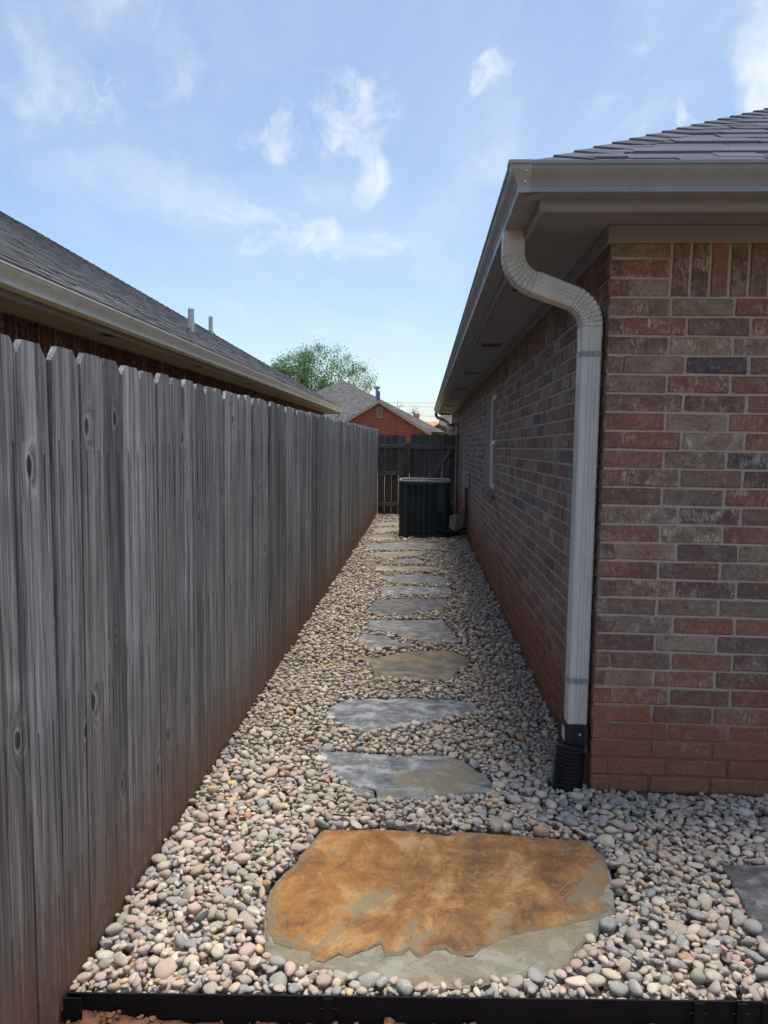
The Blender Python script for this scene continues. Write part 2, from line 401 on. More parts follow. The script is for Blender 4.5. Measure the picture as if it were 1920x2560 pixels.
def shingle_mat(name, stuff=False, c0=srgb(66,68,76), c1=srgb(112,113,121)):
    m, t, bs = material(name); P = pos(t); r = rnd_of(t, stuff)
    g = t.noise(P, 150, 4, .8); tone = t.m('ADD', t.m('MULTIPLY', r, .55), t.m('MULTIPLY', t.noise(P, 2.5, 4), .5))
    col = t.mix(tone, c0, c1)
    col = t.mix(t.m('MULTIPLY', t.rng(g, .5, .75), .6), col, srgb(168,166,164)); col = t.mix(t.m('MULTIPLY', t.rng(g, .45, .25), .6), col, srgb(46,48,54))
    finish(t, bs, col, .95, t.bump(g, .5, .003), spec=.1); return m
MAT['shingle'] = shingle_mat('roof shingle'); MAT['shingle_s'] = shingle_mat('roof shingle mass', True, srgb(62,62,65), srgb(108,106,105))
def roof_sheet_mat(name, c0, c1, exposure=.14, slope_axis=2):
    m, t, bs = material(name); P = pos(t)
    z = t.sep(P)[2]; band = t.m('FRACT', t.m('DIVIDE', z, exposure*.5))
    cell = t.noise(t.comb(t.m('MULTIPLY', t.sep(P)[0], 4), t.m('MULTIPLY', t.sep(P)[1], 4), t.m('MULTIPLY', t.m('FLOOR', t.m('DIVIDE', z, exposure*.5)), 3.3)), 1, 2)
    col = t.mix(t.rng(cell, .3, .7), c0, c1); col = t.mix(t.m('MULTIPLY', t.rng(band, .18, .02), .5), col, srgb(36,36,38))
    finish(t, bs, col, .95, spec=.1); return m
MAT['roof_far'] = roof_sheet_mat('far grey shingles', srgb(88,86,85), srgb(116,112,109))

def pebble_mat(name, stuff):
    m, t, bs = material(name); r = rnd_of(t, stuff); P = pos(t)
    pal = [(0, srgb(150,146,138)), (.11, srgb(172,162,148)), (.22, srgb(140,141,138)), (.33, srgb(182,170,150)), (.43, srgb(168,152,142)),
           (.52, srgb(142,142,136)), (.61, srgb(190,182,168)), (.69, srgb(158,148,128)), (.76, srgb(128,132,132)), (.83, srgb(174,154,144)),
           (.90, srgb(158,140,130)), (.955, srgb(192,168,124)), (.97, srgb(138,140,126)), (.992, srgb(164,120,88))]
    pal = [(p, (c[0]*1.37, c[1]*1.30, c[2]*1.22)) for p, c in pal]
    Q = t.vm('ADD', P, t.comb(t.m('MULTIPLY', r, 53.), t.m('MULTIPLY', r, 29.), t.m('MULTIPLY', r, 83.)))
    r2 = t.m('FRACT', t.m('MULTIPLY', r, 23.7)); r3 = t.m('FRACT', t.m('MULTIPLY', r, 61.3))
    col = t.ramp(r, pal, True); big = t.noise(Q, 42, 3, .6)
    col = t.mix(t.m('MULTIPLY', t.rng(big, .40, .68), .55), col, t.ramp(r2, pal, True))
    sp = t.noise(Q, 340, 3, .75)
    col = t.mix(t.m('MULTIPLY', t.rng(sp, .55, .75), t.m('MULTIPLY', r3, .7)), col, srgb(226,220,210))
    col = t.mix(t.m('MULTIPLY', t.rng(sp, .45, .28), .38), col, srgb(96,91,88))
    vein = t.m('ABSOLUTE', t.m('SUBTRACT', t.noise(t.scale(Q, (20, 20, 55)), 1, 3, .5, .8), .5))
    col = t.mix(t.m('MULTIPLY', t.rng(vein, .03, .004), t.rng(r3, .55, .8, 0, .6)), col, srgb(214,206,192))
    dust = t.noise(P, 2.2, 3); col = t.mix(t.m('MULTIPLY', t.rng(dust, .5, .75), .22), col, srgb(172,140,112))
    finish(t, bs, col, t.rng(r2, 0, 1, .78, .98), t.bump(sp, .22, .004), spec=.3); return m
MAT['pebble'] = pebble_mat('river pebble', False); MAT['pebble_s'] = pebble_mat('river pebble mass', True)

def slate_mat(name, cols, scale=1., contrast=1., warm=None):
    m, t, bs = material(name); P = pos(t); Q = t.vm('ADD', P, t.vm('SCALE', t.noise(P, 5, 2, .5, 0, 1), .10))
    n = t.noise(t.scale(Q, (1, 1.5, 2)), 8*scale, 7, .68, .25)
    n2 = t.noise(Q, 30*scale, 5, .65); n3 = t.noise(t.scale(P, (1, 1, 1)), 160, 3, .7)
    col = t.ramp(n, [(.37, cols[0]), (.46, cols[1]), (.53, cols[2]), (.62, cols[3])])
    col = t.mix(t.m('MULTIPLY', t.rng(n2, .52, .70), .5), col, cols[3]); col = t.mix(t.m('MULTIPLY', t.rng(n2, .46, .3), .5), col, cols[0])
    if warm is not None:
        col = t.mix(t.m('MULTIPLY', t.rng(t.noise(P, 2.3, 4, .55), .46, .64), .75), col, warm)
    edge = t.m('ABSOLUTE', t.m('SUBTRACT', n, .5)); crack = t.rng(edge, .014, .002)
    col = t.mix(t.m('MULTIPLY', crack, .35), col, srgb(60,60,62))
    h = t.m('ADD', t.m('MULTIPLY', t.rng(n, .2, .8), 1.2), t.m('ADD', t.m('MULTIPLY', n2, .35), t.m('MULTIPLY', n3, .08)))
    finish(t, bs, col, .72, t.bump(h, .75, .012), spec=.35); return m
MAT['slate_blue'] = slate_mat('blue grey slate', [srgb(98,100,102), srgb(126,128,130), srgb(148,149,150), srgb(182,182,180)], 1.1)
MAT['slate_blue2'] = slate_mat('grey slate with tan edge', [srgb(94,96,98), srgb(122,124,126), srgb(143,144,143), srgb(178,176,172)], 1., 1, srgb(146,132,104))
MAT['slate_olive'] = slate_mat('olive brown slate', [srgb(92,88,80), srgb(116,108,94), srgb(134,124,104), srgb(150,140,120)], .8, 1, srgb(152,130,90))
MAT['slate_grey'] = slate_mat('mid grey slate', [srgb(100,99,98), srgb(124,122,118), srgb(140,138,132), srgb(166,162,154)], 1.)
MAT['slate_tan'] = slate_mat('tan grey slate', [srgb(122,112,98), srgb(142,130,114), srgb(154,142,124), srgb(170,158,140)], .7)
MAT['slate_dark'] = slate_mat('dark grey slate', [srgb(84,82,82), srgb(106,103,102), srgb(122,119,117), srgb(146,142,138)], 1.3)
MAT['slate_base'] = slate_mat('grey green slate', [srgb(120,116,98), srgb(142,136,116), srgb(154,148,130), srgb(160,156,142)], .9, 1, srgb(150,132,98))
def rust_mat():
    m, t, bs = material('rust coloured slate'); P = pos(t); x = t.sep(P)[0]
    n = t.noise(t.scale(P, (1.2, 1, 1)), 5.5, 8, .72, .4); f = t.noise(P, 38, 6, .75, .6); g = t.noise(P, 260, 3, .7)
    col = t.ramp(n, [(.36, srgb(104,74,48)), (.45, srgb(142,99,58)), (.53, srgb(162,114,66)), (.62, srgb(192,152,102))])
    left = t.rng(t.m('ADD', x, t.m('MULTIPLY', t.m('SUBTRACT', n, .5), .9)), .05, -.35)
    col = t.mix(t.m('MULTIPLY', left, .55), col, t.ramp(n, [(.36, srgb(142,92,46)), (.5, srgb(182,124,56)), (.66, srgb(208,166,96))]))
    col = t.mix(t.m('MULTIPLY', t.rng(f, .52, .72), .6), col, srgb(196,166,124)); col = t.mix(t.m('MULTIPLY', t.rng(f, .45, .28), .75), col, srgb(88,62,42))
    # scratches in a few directions
    for k, (a, s, th) in enumerate(((.9, 50, .67), (2.1, 62, .68), (1.45, 55, .68))):
        ca, sa = math.cos(a), math.sin(a)
        u = t.vm('DOT_PRODUCT', P, (ca, sa, 0)); v = t.vm('DOT_PRODUCT', P, (-sa, ca, 0))
        sc = t.noise(t.comb(t.m('MULTIPLY', u, 4), t.m('MULTIPLY', v, s*3), k*7.), 1, 2, .5, .15)
        col = t.mix(t.m('MULTIPLY', t.rng(sc, th, th+.05), t.rng(t.noise(P, 4.5, 2), .42, .6, 0, .45)), col, srgb(206,176,132))
    # bare grey-green strips where the skin has flaked
    ca, sa = math.cos(1.05), math.sin(1.05)
    u = t.vm('DOT_PRODUCT', P, (ca, sa, 0)); v = t.vm('DOT_PRODUCT', P, (-sa, ca, 0))
    st = t.noise(t.comb(t.m('MULTIPLY', u, 3.0), t.m('MULTIPLY', v, 10), 3.7), 1, 4, .6, .2)
    col = t.mix(t.m('MULTIPLY', t.rng(st, .56, .66), .8), col, srgb(142,134,108))
    eg = t.node('ShaderNodeAttribute', attribute_name='edge').outputs['Fac']
    col = t.mix(t.rng(t.m('ADD', eg, t.m('MULTIPLY', t.m('SUBTRACT', t.noise(P, 18, 6, .72), .5), .26)), .93, 1.0, 0, .9), col, srgb(138,126,100))
    col = t.mix(.20, col, srgb(120,100,80))
    ck = t.m('ABSOLUTE', t.m('SUBTRACT', n, .47))
    col = t.mix(t.m('MULTIPLY', t.rng(ck, .012, .002), t.rng(t.noise(P, 3.1, 2), .48, .6, 0, .6)), col, srgb(78,56,40))
    h = t.m('ADD', t.m('MULTIPLY', n, 1.6), t.m('ADD', t.m('MULTIPLY', f, 1.1), t.m('MULTIPLY', g, .15)))
    finish(t, bs, col, .8, t.bump(h, .6, .008), spec=.25); return m
MAT['rust'] = rust_mat()
def dirt_mat():
    m, t, bs = material('red brown soil'); P = pos(t); n = t.noise(P, 14, 6, .65); f = t.noise(P, 120, 4, .7)
    col = t.mix(n, srgb(96,66,50), srgb(160,114,86)); col = t.mix(t.m('MULTIPLY', t.rng(f, .5, .7), .4), col, srgb(182,140,110))
    finish(t, bs, col, .95, t.bump(t.m('ADD', n, f), .8, .012), spec=.1); return m
MAT['dirt'] = dirt_mat()
MAT['under'] = plain('gravel fines', srgb(156,142,126), .95, 0, .3, 40, .6, 90)
def land_mat():
    m, t, bs = material('yard ground'); P = pos(t); n = t.noise(P, .3, 6, .6); f = t.noise(P, 9, 4, .7)
    col = t.mix(t.rng(n, .4, .6), srgb(156,122,94), srgb(112,120,76)); col = t.mix(t.m('MULTIPLY', f, .4), col, srgb(172,154,114))
    finish(t, bs, col, .95, spec=.1); return m
MAT['land'] = land_mat()
def far_brick_mat(name, c0, c1, cm):
    m, t, bs = material(name); P = pos(t); x, y, z = t.sep(P)
    nd = t.node('ShaderNodeTexBrick'); t.put(nd.inputs['Vector'], t.comb(t.m('ADD', x, y), z, 0))
    for k, v in (('Color1', c0), ('Color2', c1), ('Mortar', cm)): t.put(nd.inputs[k], v)
    for k, v in (('Scale', 1), ('Mortar Size', .008), ('Brick Width', .26), ('Row Height', .081), ('Bias', 0)): nd.inputs[k].default_value = v
    col = t.mix(t.m('MULTIPLY', t.noise(P, 2, 5, .7), .35), nd.outputs[0], tuple(a*.6 for a in c0))
    finish(t, bs, col, .9, spec=.15); return m
MAT['brick_far'] = far_brick_mat('far red brick', srgb(150,78,64), srgb(122,62,56), srgb(160,128,116))
MAT['brick_far2'] = far_brick_mat('far brown brick', srgb(128,104,90), srgb(110,90,78), srgb(150,136,122))
MAT['orange'] = plain('orange roof', srgb(214,140,92), .85, 0, .1)
MAT['blue'] = plain('blue pipe', srgb(52,84,176), .5)
def leaf_mat():
    m, t, bs = material('young leaf'); r = t.node('ShaderNodeAttribute', attribute_name='rnd').outputs['Fac']
    col = t.ramp(r, [(0, srgb(82,110,68)), (.4, srgb(106,136,84)), (.75, srgb(128,156,102)), (1, srgb(152,174,122))])
    finish(t, bs, col, .6, spec=.25)
    tr = t.node('ShaderNodeBsdfTranslucent'); t.put(tr.inputs[0], col); mx = t.node('ShaderNodeMixShader'); mx.inputs[0].default_value = .4
    t.l.new(bs.outputs[0], mx.inputs[1]); t.l.new(tr.outputs[0], mx.inputs[2]); t.l.new(mx.outputs[0], t.n['Material Output'].inputs[0]); return m
MAT['leaf'] = leaf_mat(); MAT['bark'] = plain('bark', srgb(92,84,78), .9, 0, .2)
MAT['weed'] = plain('weed leaf', srgb(70,110,44), .6)

# ------------------------------------------------------------------ ground
XF, XW, YC, KH = -.971, .787, 3.344, -.0049
g = MB(); g.add([(-600,-600,-.22),(600,-600,-.22),(600,900,-.22),(-600,900,-.22)], [(0,1,2,3)])
tag(g.build('ground', MAT['land']), kind='structure')
EDGE = lambda x: 1.988 + .0513*x                       # line of the steel edging
def soil():
    xs = np.concatenate([np.linspace(-1.06, 1.7, 190), np.linspace(1.8, 5, 20)]); ys = np.concatenate([np.linspace(-3, 1.5, 24)[:-1], np.linspace(1.5, 2.14, 60)])
    V = []; nx, ny = len(xs), len(ys)
    for y in ys:
        for x in xs:
            z = -.060 + .016*fbm(x*3, y*3, 1) + .016*max(0, fbm(x*11, y*11, 5)) + .008*fbm(x*30, y*30, 2)
            if x < -.62: z += .030*min(1, (-.62-x)/.25)*(1+fbm(x*9, y*9, 8))
            V.append((x, y, z))
    Fs = [(j*nx+i, j*nx+i+1, (j+1)*nx+i+1, (j+1)*nx+i) for j in range(ny-1) for i in range(nx-1)]
    o = obj('soil_bed', np_mesh('soil_bed', V, Fs), MAT['dirt']); tag(o, kind='structure'); return o
soil_o = soil()
# loose clods of soil along the edging
def clods():
    Vs, Fs, n0 = [], [], 0
    base = ico(1)
    for i in range(420):
        x = random.uniform(-.98, 1.6); y = EDGE(x) - abs(random.gauss(.03, .10)) - .012; r = random.choice((.004, .006, .009, .014))*random.uniform(.7, 1.4)
        off = RNG.uniform(0, 50, 3)
        V = np.array([p*(1+.45*noise.noise(Vector(p*1.6+off))) for p in base[0]])*r*np.array([1, 1, .8]) + np.array([x, y, -.050+r*.3+(.03 if x < -.7 else 0)])
        Vs.append(V); Fs.append(base[1]+n0); n0 += len(V)
    me = np_mesh('soil_clods', np.concatenate(Vs), np.concatenate(Fs), None, False)
    o = obj('soil_clods', me, MAT['dirt']); o.parent = soil_o; tag(o, kind='stuff')
def ico(sub):
    import bmesh
    bm = bmesh.new(); bmesh.ops.create_icosphere(bm, subdivisions=sub, radius=1); bm.verts.ensure_lookup_table()
    V = np.array([v.co[:] for v in bm.verts]); Fc = np.array([[v.index for v in f.verts] for f in bm.faces]); bm.free(); return V, Fc
clods()

# ------------------------------------------------------------------ brick walls
MODULE, COURSE, JOINT, Z0 = .267, .0812, .011, .013
def piece_variants(l, d, h, n=5):
    out = []
    for i in range(n):
        V, Fs = cbox(-l/2, l/2, 0, d, -h/2, h/2, .0050, .0026)
        me = bpy.data.meshes.new('brick'); me.from_pydata(V, [], Fs); me.update(); out.append(me)
    return out
PIECES = {'s': (MODULE-JOINT, piece_variants(MODULE-JOINT, .075, COURSE-JOINT)), 'h': (.062, piece_variants(.062, .0505, COURSE-JOINT)),
          'v': (.0702, piece_variants(.0702, .06, .237-JOINT, 5))}
PH = {'s': COURSE-JOINT, 'h': COURSE-JOINT, 'v': .237-JOINT}
def bricks_for(length, offset_a, header, openings, soldier_from=.262, soldiers=True, z_from=-2, top=30):
    """list of (u_centre, z_centre, length, height, kind) on a wall; u runs away from the corner"""
    out = []
    for k in range(z_from, top):
        z0 = Z0 + COURSE*(k-1); z1 = z0 + COURSE - JOINT
        edges = [0.]
        if (k % 2 == 0) == offset_a: edges.append(header)
        lim = soldier_from if (soldiers and k >= 28) else length
        while edges[-1] < lim-.02: edges.append(min(edges[-1]+MODULE, lim))
        for a, b in zip(edges, edges[1:]):
            spans = [(a, b-JOINT)]
            for (ua, ub, za, zb) in openings:
                if z0 < zb-.02 and z1 > za+.02:
                    ns = []
                    for s, e in spans:
                        if e <= ua or s >= ub: ns.append((s, e)); continue
                        if s < ua-.03: ns.append((s, ua-.002))
                        if e > ub+.03: ns.append((ub+.002, e))
                    spans = ns
            for s, e in spans:
                if e-s > .025: out.append(((s+e)/2, (z0+z1)/2, e-s, COURSE-JOINT, 'h' if e-s < .12 else 's'))
    if soldiers:
        zb = Z0 + COURSE*27; u = soldier_from
        while u < length-.07:
            out.append((u+.0351, zb+.113, .0702, .237-JOINT, 'v')); u += .0812
    return out
def mat_for(origin, udir, outdir):
    u, o = Vector(udir), Vector(outdir)               # local x -> u, local -y -> out
    m = Matrix.Identity(4)
    for i in range(3): m[i][0] = u[i]; m[i][1] = -o[i]; m[i][2] = (0,0,1)[i]; m[i][3] = origin[i]
    return m
def merge_bricks(name, items, origin, udir, outdir, mat, parent):
    W = np.array(mat_for(origin, udir, outdir)); Vs, Fs, R, n = [], [], [], 0
    for (u, z, l, h, kind) in items:
        base, vs = PIECES[kind]; V, Fc = MESHNP[kind][random.randrange(len(vs))]
        P = V.copy(); P[:, 0] = P[:, 0]*(l/base)+u; P[:, 1] += random.uniform(-.0015, .0015); P[:, 2] = P[:, 2]*(h/PH[kind])+z
        P = P @ W[:3, :3].T + W[:3, 3]; Vs.append(P); Fs.append(Fc+n); R.append(np.full(len(P), random.random())); n += len(P)
    me = np_mesh(name, np.concatenate(Vs), np.concatenate(Fs), {'rnd': np.concatenate(R)}, False)
    o = obj(name, me, mat, parent); tag(o, kind='stuff'); return o
def tri_np(me):
    V = np.array([v.co[:] for v in me.vertices]); T = []
    for p in me.polygons:
        i = list(p.vertices)
        for k in range(1, len(i)-1): T.append((i[0], i[k], i[k+1]))
    return V, np.array(T)
MESHNP = {k: [tri_np(m) for m in v[1]] for k, v in PIECES.items()}
for k, v in PIECES.items():
    for m_ in v[1]: m_.materials.append(MAT['brick'])
def brick_objs(items, origin, udir, outdir, parent):
    W = mat_for(origin, udir, outdir)
    for (u, z, l, h, kind) in items:
        base, vs = PIECES[kind]
        o = bpy.data.objects.new('brick', random.choice(vs)); COL.objects.link(o); o.parent = parent
        o.matrix_local = W @ Matrix.Translation((u, random.uniform(-.0015, .0015), z)) @ Matrix.Diagonal((l/base, 1, h/PH[kind], 1))

house = empty('brick_house', (XW, YC, 0)); house.rotation_euler = (KH, 0, 0)
tag(house, 'red and grey brick house with taupe eaves beside the gravel path', 'house')
L_FRONT, L_SIDE = 9.0, 17.4
WIN = (8.30-YC, 9.65-YC, 1.06, Z0+COURSE*27-JOINT)      # u0,u1,z0,z1 measured from the corner
DOOR = (14.05-YC, 14.95-YC, .46, Z0+COURSE*27-JOINT)
# mortar backing, recessed behind the brick faces (local coordinates of the house: corner at 0,0,0)
MR = .0055
fw = MB().box(MR, L_FRONT, MR, .11, -.35, 2.50).build('wall', MAT['mortar'], house)
sw = MB()
def side_box(u0, u1, z0, z1, x0=MR): sw.box(x0, .11, u0, u1, z0, z1)
cuts = [.111, WIN[0]+.005, WIN[1]-.005, DOOR[0]+.005, DOOR[1]-.005, L_SIDE]
side_box(cuts[0], cuts[1], -.35, 2.5); side_box(cuts[2], cuts[3], -.35, 2.5); side_box(cuts[4], cuts[5], -.35, 2.5)
side_box(cuts[1], cuts[2], -.35, WIN[2]-.005); side_box(cuts[1], cuts[2], WIN[3]+.005, 2.5)
side_box(cuts[3], cuts[4], -.35, DOOR[2]-.005); side_box(cuts[3], cuts[4], DOOR[3]+.005, 2.5)
sw = sw.build('wall', MAT['mortar'], house)
fb = bricks_for(L_FRONT, True, .073, [], top=31)
sb = bricks_for(L_SIDE, False, .073, [WIN, DOOR], top=31)
near_f = [b for b in fb if b[0] < .92 and b[1] > -.03]; rest_f = [b for b in fb if not (b[0] < .92 and b[1] > -.03)]
sb.sort(key=lambda b: b[0] + (5 if b[1] < 0 else 0)); ns = max(0, 298-len(near_f)); near_s, rest_s = sb[:ns], sb[ns:]
# front wall: u -> +X, out -> -Y ; side wall: u -> +Y, out -> -X
brick_objs(near_f, (0,0,0), (1,0,0), (0,-1,0), fw); merge_bricks('bricks', rest_f, (0,0,0), (1,0,0), (0,-1,0), MAT['brick_s'], fw)
def side_flip(items): return [(-b[0],)+b[1:] for b in items]
brick_objs(side_flip(near_s), (0,0,0), (0,-1,0), (-1,0,0), sw)
rs = merge_bricks('bricks', side_flip(rest_s), (0,0,0), (0,-1,0), (-1,0,0), MAT['brick_s'], sw)
# brick returns on the far jambs of window and door
def jamb(u, z0, z1):
    out = []; k = 0
    while True:
        a = Z0+COURSE*(k-1)
        if a > z1-.03: break
        if a > z0-.05: out.append((.042, a+(COURSE-JOINT)/2, .072, COURSE-JOINT, 'h'))
        k += 1
    return out
for (u0, u1, z0, z1) in (WIN, DOOR):
    merge_bricks('bricks', jamb(u1, z0, z1), (0, u1, 0), (1,0,0), (0,-1,0), MAT['brick_s'], sw)
# window
wn = empty('window', (0, 0, 0), house)
fx0, fx1 = .074, .105
fr = MB()
for (a, b, c, d) in ((WIN[0], WIN[1], WIN[2], WIN[2]+.05), (WIN[0], WIN[1], WIN[3]-.05, WIN[3]), (WIN[0], WIN[0]+.05, WIN[2]+.05, WIN[3]-.05), (WIN[1]-.055, WIN[1]-.004, WIN[2]+.05, WIN[3]-.05), (WIN[0]+.05, WIN[1]-.055, 1.60, 1.64)):
    fr.cbox(fx0, fx1, a, b, c, d, .004)
fr.build('frame', MAT['vinyl'], wn)
MB().box(.088, .094, WIN[0]+.05, WIN[1]-.055, WIN[2]+.05, 1.60).build('pane', MAT['glass'], wn)
MB().box(.082, .087, WIN[0]+.05, WIN[1]-.055, 1.64, WIN[3]-.05).build('pane', MAT['glass'], wn)
MB().box(.108, .3, WIN[0]-.1, WIN[1]+.1, WIN[2]-.1, WIN[3]+.1).build('curtain', MAT['trim'], wn)
# rowlock brick sill under the window (sloped) and under the door
def sill(u0, u1, z, mat_):
    s = empty('sill', (0, 0, 0), house); n = int((u1-u0)/.0812)
    for i in range(n+1):
        a = u0-.02+i*.0812
        m = MB(); V, Fs = cbox(-.028, .075, a, a+.0702, z-.075, z-.006, .004, .0012)
        m.add([(x, y, zz + (x-.07)*.16) for x, y, zz in V], Fs); o = m.build('brick', MAT['brick'], s)
    return s
sill(WIN[0], WIN[1], WIN[2], None); sill(DOOR[0], DOOR[1], DOOR[2], None)
dr = empty('door', (0,0,0), house)
MB().cbox(.085, .107, DOOR[0], DOOR[1], DOOR[2], DOOR[3]).build('door_leaf', MAT['trim'], dr)
MB().tube([(.084, DOOR[1]-.08, 1.35), (.03, DOOR[1]-.08, 1.35), (.03, DOOR[1]-.16, 1.35)], .011).build('handle', MAT['screw'], dr)

# eaves: soffit, frieze, fascia, gutter (house-local: X' = X-XW, Y' = Y-YC)
FX, FY = .423-XW, 2.975-YC                           # fascia faces
SOF = 2.498
so = MB(); so.box(FX+.02, 0, FY+.02, L_SIDE+.3, SOF, SOF+.012); so.box(0, L_FRONT, FY+.02, 0, SOF, SOF+.012)
so.build('soffit', MAT['soffit'], house)
fz = MB(); fz.cbox(-.019, L_FRONT, -.019, -.0025, 2.424, SOF-.001, .003); fz.cbox(-.019, -.0025, -.0025, L_SIDE, 2.424, SOF-.001, .003)
fz.build('frieze_board', MAT['soffit'], house)
fa = MB(); fa.cbox(FX, L_FRONT, FY, FY+.022, 2.446, 2.575, .006); fa.cbox(FX, FX+.022, FY+.022, L_SIDE+.3, 2.446, 2.575, .006)
fa.build('fascia', MAT['soffit'], house)
GP = [(.0, .0), (.0, -.098), (.082, -.098), (.0855, -.096), (.0865, -.080), (.0835, -.0775), (.088, -.066), (.098, -.050), (.109, -.036), (.1165, -.024), (.1195, -.014), (.1215, -.013), (.127, -.011), (.127, 0), (.117, 0), (.117, -.008),
      (.112, -.012), (.094, -.046), (.080, -.070), (.078, -.092), (.004, -.092), (.004, 0)]
GZ = 2.587
def gutter_run():
    m = MB(); fr_ = []
    # along the front from right to the mitre, then down the side
    fr_.append(((L_FRONT, FY, GZ), (0,-1,0), (0,0,1))); fr_.append(((FX, FY, GZ), (-1,-1,0), (0,0,1))); fr_.append(((FX, L_SIDE+.3, GZ), (-1,0,0), (0,0,1)))
    m.sweep(GP, fr_); return m
gut = gutter_run().build('gutter', MAT['gutter'], house)
# mitre strip over the gutter corner, with screws
GO = GP[1:14]
cp = MB(); o1 = [(a+.0035, b-(.003 if i < 3 else -.002 if i > 9 else 0)) for i, (a, b) in enumerate(GO)]
cp.sweep(o1, [((FX-.045, FY, GZ), (0,-1,0), (0,0,1)), ((FX, FY, GZ), (-1,-1,0), (0,0,1)), ((FX, FY-.075, GZ), (-1,0,0), (0,0,1))], closed=False)
cp.build('corner_cap', MAT['cap'], gut)
for (x, y, z) in ((FX-.066, FY-.117, GZ-.032), (FX-.066, FY-.093, GZ-.062)):
    MB().tube([(x, y+.006, z), (x, y-.004, z)], .004, 8).build('screw', MAT['screw'], gut)
# roof: hip roof over the whole house
SL = .55
RE = GZ+.012                                             # height of the sheet at the eave line
ex0, ey0, ex1, ey1 = FX-.03, FY-.03, L_FRONT+.5, L_SIDE+.42
half = (ex1-ex0)/2; rz = RE+SL*half
rf = MB(); rf.add([(ex0,ey0,RE),(ex1,ey0,RE),(ex1,ey1,RE),(ex0,ey1,RE),(ex0+half,ey0+half,rz),(ex0+half,ey1-half,rz)], [(0,1,4),(1,2,5,4),(2,3,5),(3,0,4,5),(3,2,1,0)])
roof = rf.build('roof', MAT['shingle'], house)
def shingles():
    EXP = .128; ang = math.atan(SL); ca, sa = math.cos(ang), math.sin(ang); objs = []
    for k in range(16):
        s0 = k*EXP*ca
        x = ex0 + s0 - .02 + random.uniform(0, .1); xe = ex0 + s0 + 3.0
        while x < xe:
            wd = random.uniform(.16, .34); th = random.choice((.004, .007, .010)); cut1, cut2 = random.uniform(-.02, .02), random.uniform(-.02, .02)
            pts = []
            x1 = x+wd
            for (dx, ds) in ((0+cut1, -.006), (wd+cut2, -.006), (wd, EXP*1.12), (0, EXP*1.12)):
                xx = x+dx; hipx = ex0+s0+ds*ca                     # trim at the hip line
                pts.append((max(xx, hipx+.0), ds))
            if x1 > ex0+s0+.02:
                V = []
                for lift in (0, th):
                    for (xx, ds) in pts:
                        l2 = lift + (.007 if ds < 0 else .001)
                        V.append((xx, ey0+s0+ds*ca - l2*sa*.0, RE+(s0/ca+ds)*sa + l2))
                m = MB(); m.add(V, [(3,2,1,0),(4,5,6,7),(0,1,5,4),(1,2,6,5),(2,3,7,6),(3,0,4,7)])
                m.build('shingle', MAT['shingle'], roof)
            x += wd
    # cap shingles folded over the hip
    hd = Vector((1,1,SL)).normalized(); step = .145
    for i in range(19):
        b = Vector((ex0, ey0, RE)) + hd*(i*step-.01); V = []
        a0, a1 = b, b+hd*(step*1.25)
        for base, lift in ((a0, .020), (a1, .010)):
            for th in (0, .006):
                for (u, v) in ((0, .15), (0, 0), (.15, 0)):     # left slope edge, crest, front slope edge
                    p = base.copy()
                    if u: p += Vector((u, 0, 0)) + Vector((0, 0, -.012))
                    if v: p += Vector((0, v, 0)) + Vector((0, 0, -.012))
                    p.z += lift+th; V.append(tuple(p))
        m = MB(); m.add(V, [(3,4,10,9),(4,5,11,10),(0,6,7,1),(1,7,8,2),(0,1,4,3),(1,2,5,4),(2,8,11,5),(6,0,3,9),(7,6,9,10),(8,7,10,11)])
        m.build('hip_shingle', MAT['shingle'], roof)
shingles()
# soffit vents
for Yv in (4.6, 7.1, 9.77, 12.32, 14.82, 17.2, 19.6):
    v = empty('soffit_vent', (.615-XW, Yv-YC, SOF), house)
    f = MB(); f.cbox(-.105, .105, -.10, -.085, -.009, -.0005, .002); f.cbox(-.105, .105, .085, .10, -.009, -.0005, .002); f.cbox(-.105, -.09, -.085, .085, -.009, -.0005, .002); f.cbox(.09, .105, -.085, .085, -.009, -.0005, .002)
    f.build('frame', MAT['soffit'], v)
    s = MB()
    s.box(-.09, .09, -.085, .085, -.004, -.0005)
    s.build('louver', MAT['dark'], v)
# downspout: outlet under the side gutter, two elbows, long pipe, straps
def rib_profile(w, d):
    """rounded rectangle with grooves; u across (X), v along wall (Y)"""
    P = []
    r = .012
    def arc(cx, cy, a0):
        for k in range(4):
            a = a0+k*math.pi/6; P.append((cx+r*math.cos(a), cy+r*math.sin(a)))
    g = .0035
    def side(n):  # grooves along one side
        out = []
        for f_ in n: out += [(f_-.06, 0), (f_-.03, -g), (f_+.03, -g), (f_+.06, 0)]
        return out
    # start bottom edge (v=-d/2) going +u : the ribbed face that looks at the camera
    for f_, dd in side((.34, .52, .70)): P.append((-w/2+w*f_, -d/2-dd))
    arc(w/2-r, -d/2+r, -math.pi/2)
    arc(w/2-r, d/2-r, 0)
    for f_, dd in side((.3, .5, .7)): P.append((w/2-w*f_, d/2+dd))
    arc(-w/2+r, d/2-r, math.pi/2); arc(-w/2+r, -d/2+r, math.pi)
    return P
DSX, DSY = .7275-XW, 3.425-YC
ds = empty('downspout', (0, 0, 0), house)
PR = rib_profile(.094, .098)
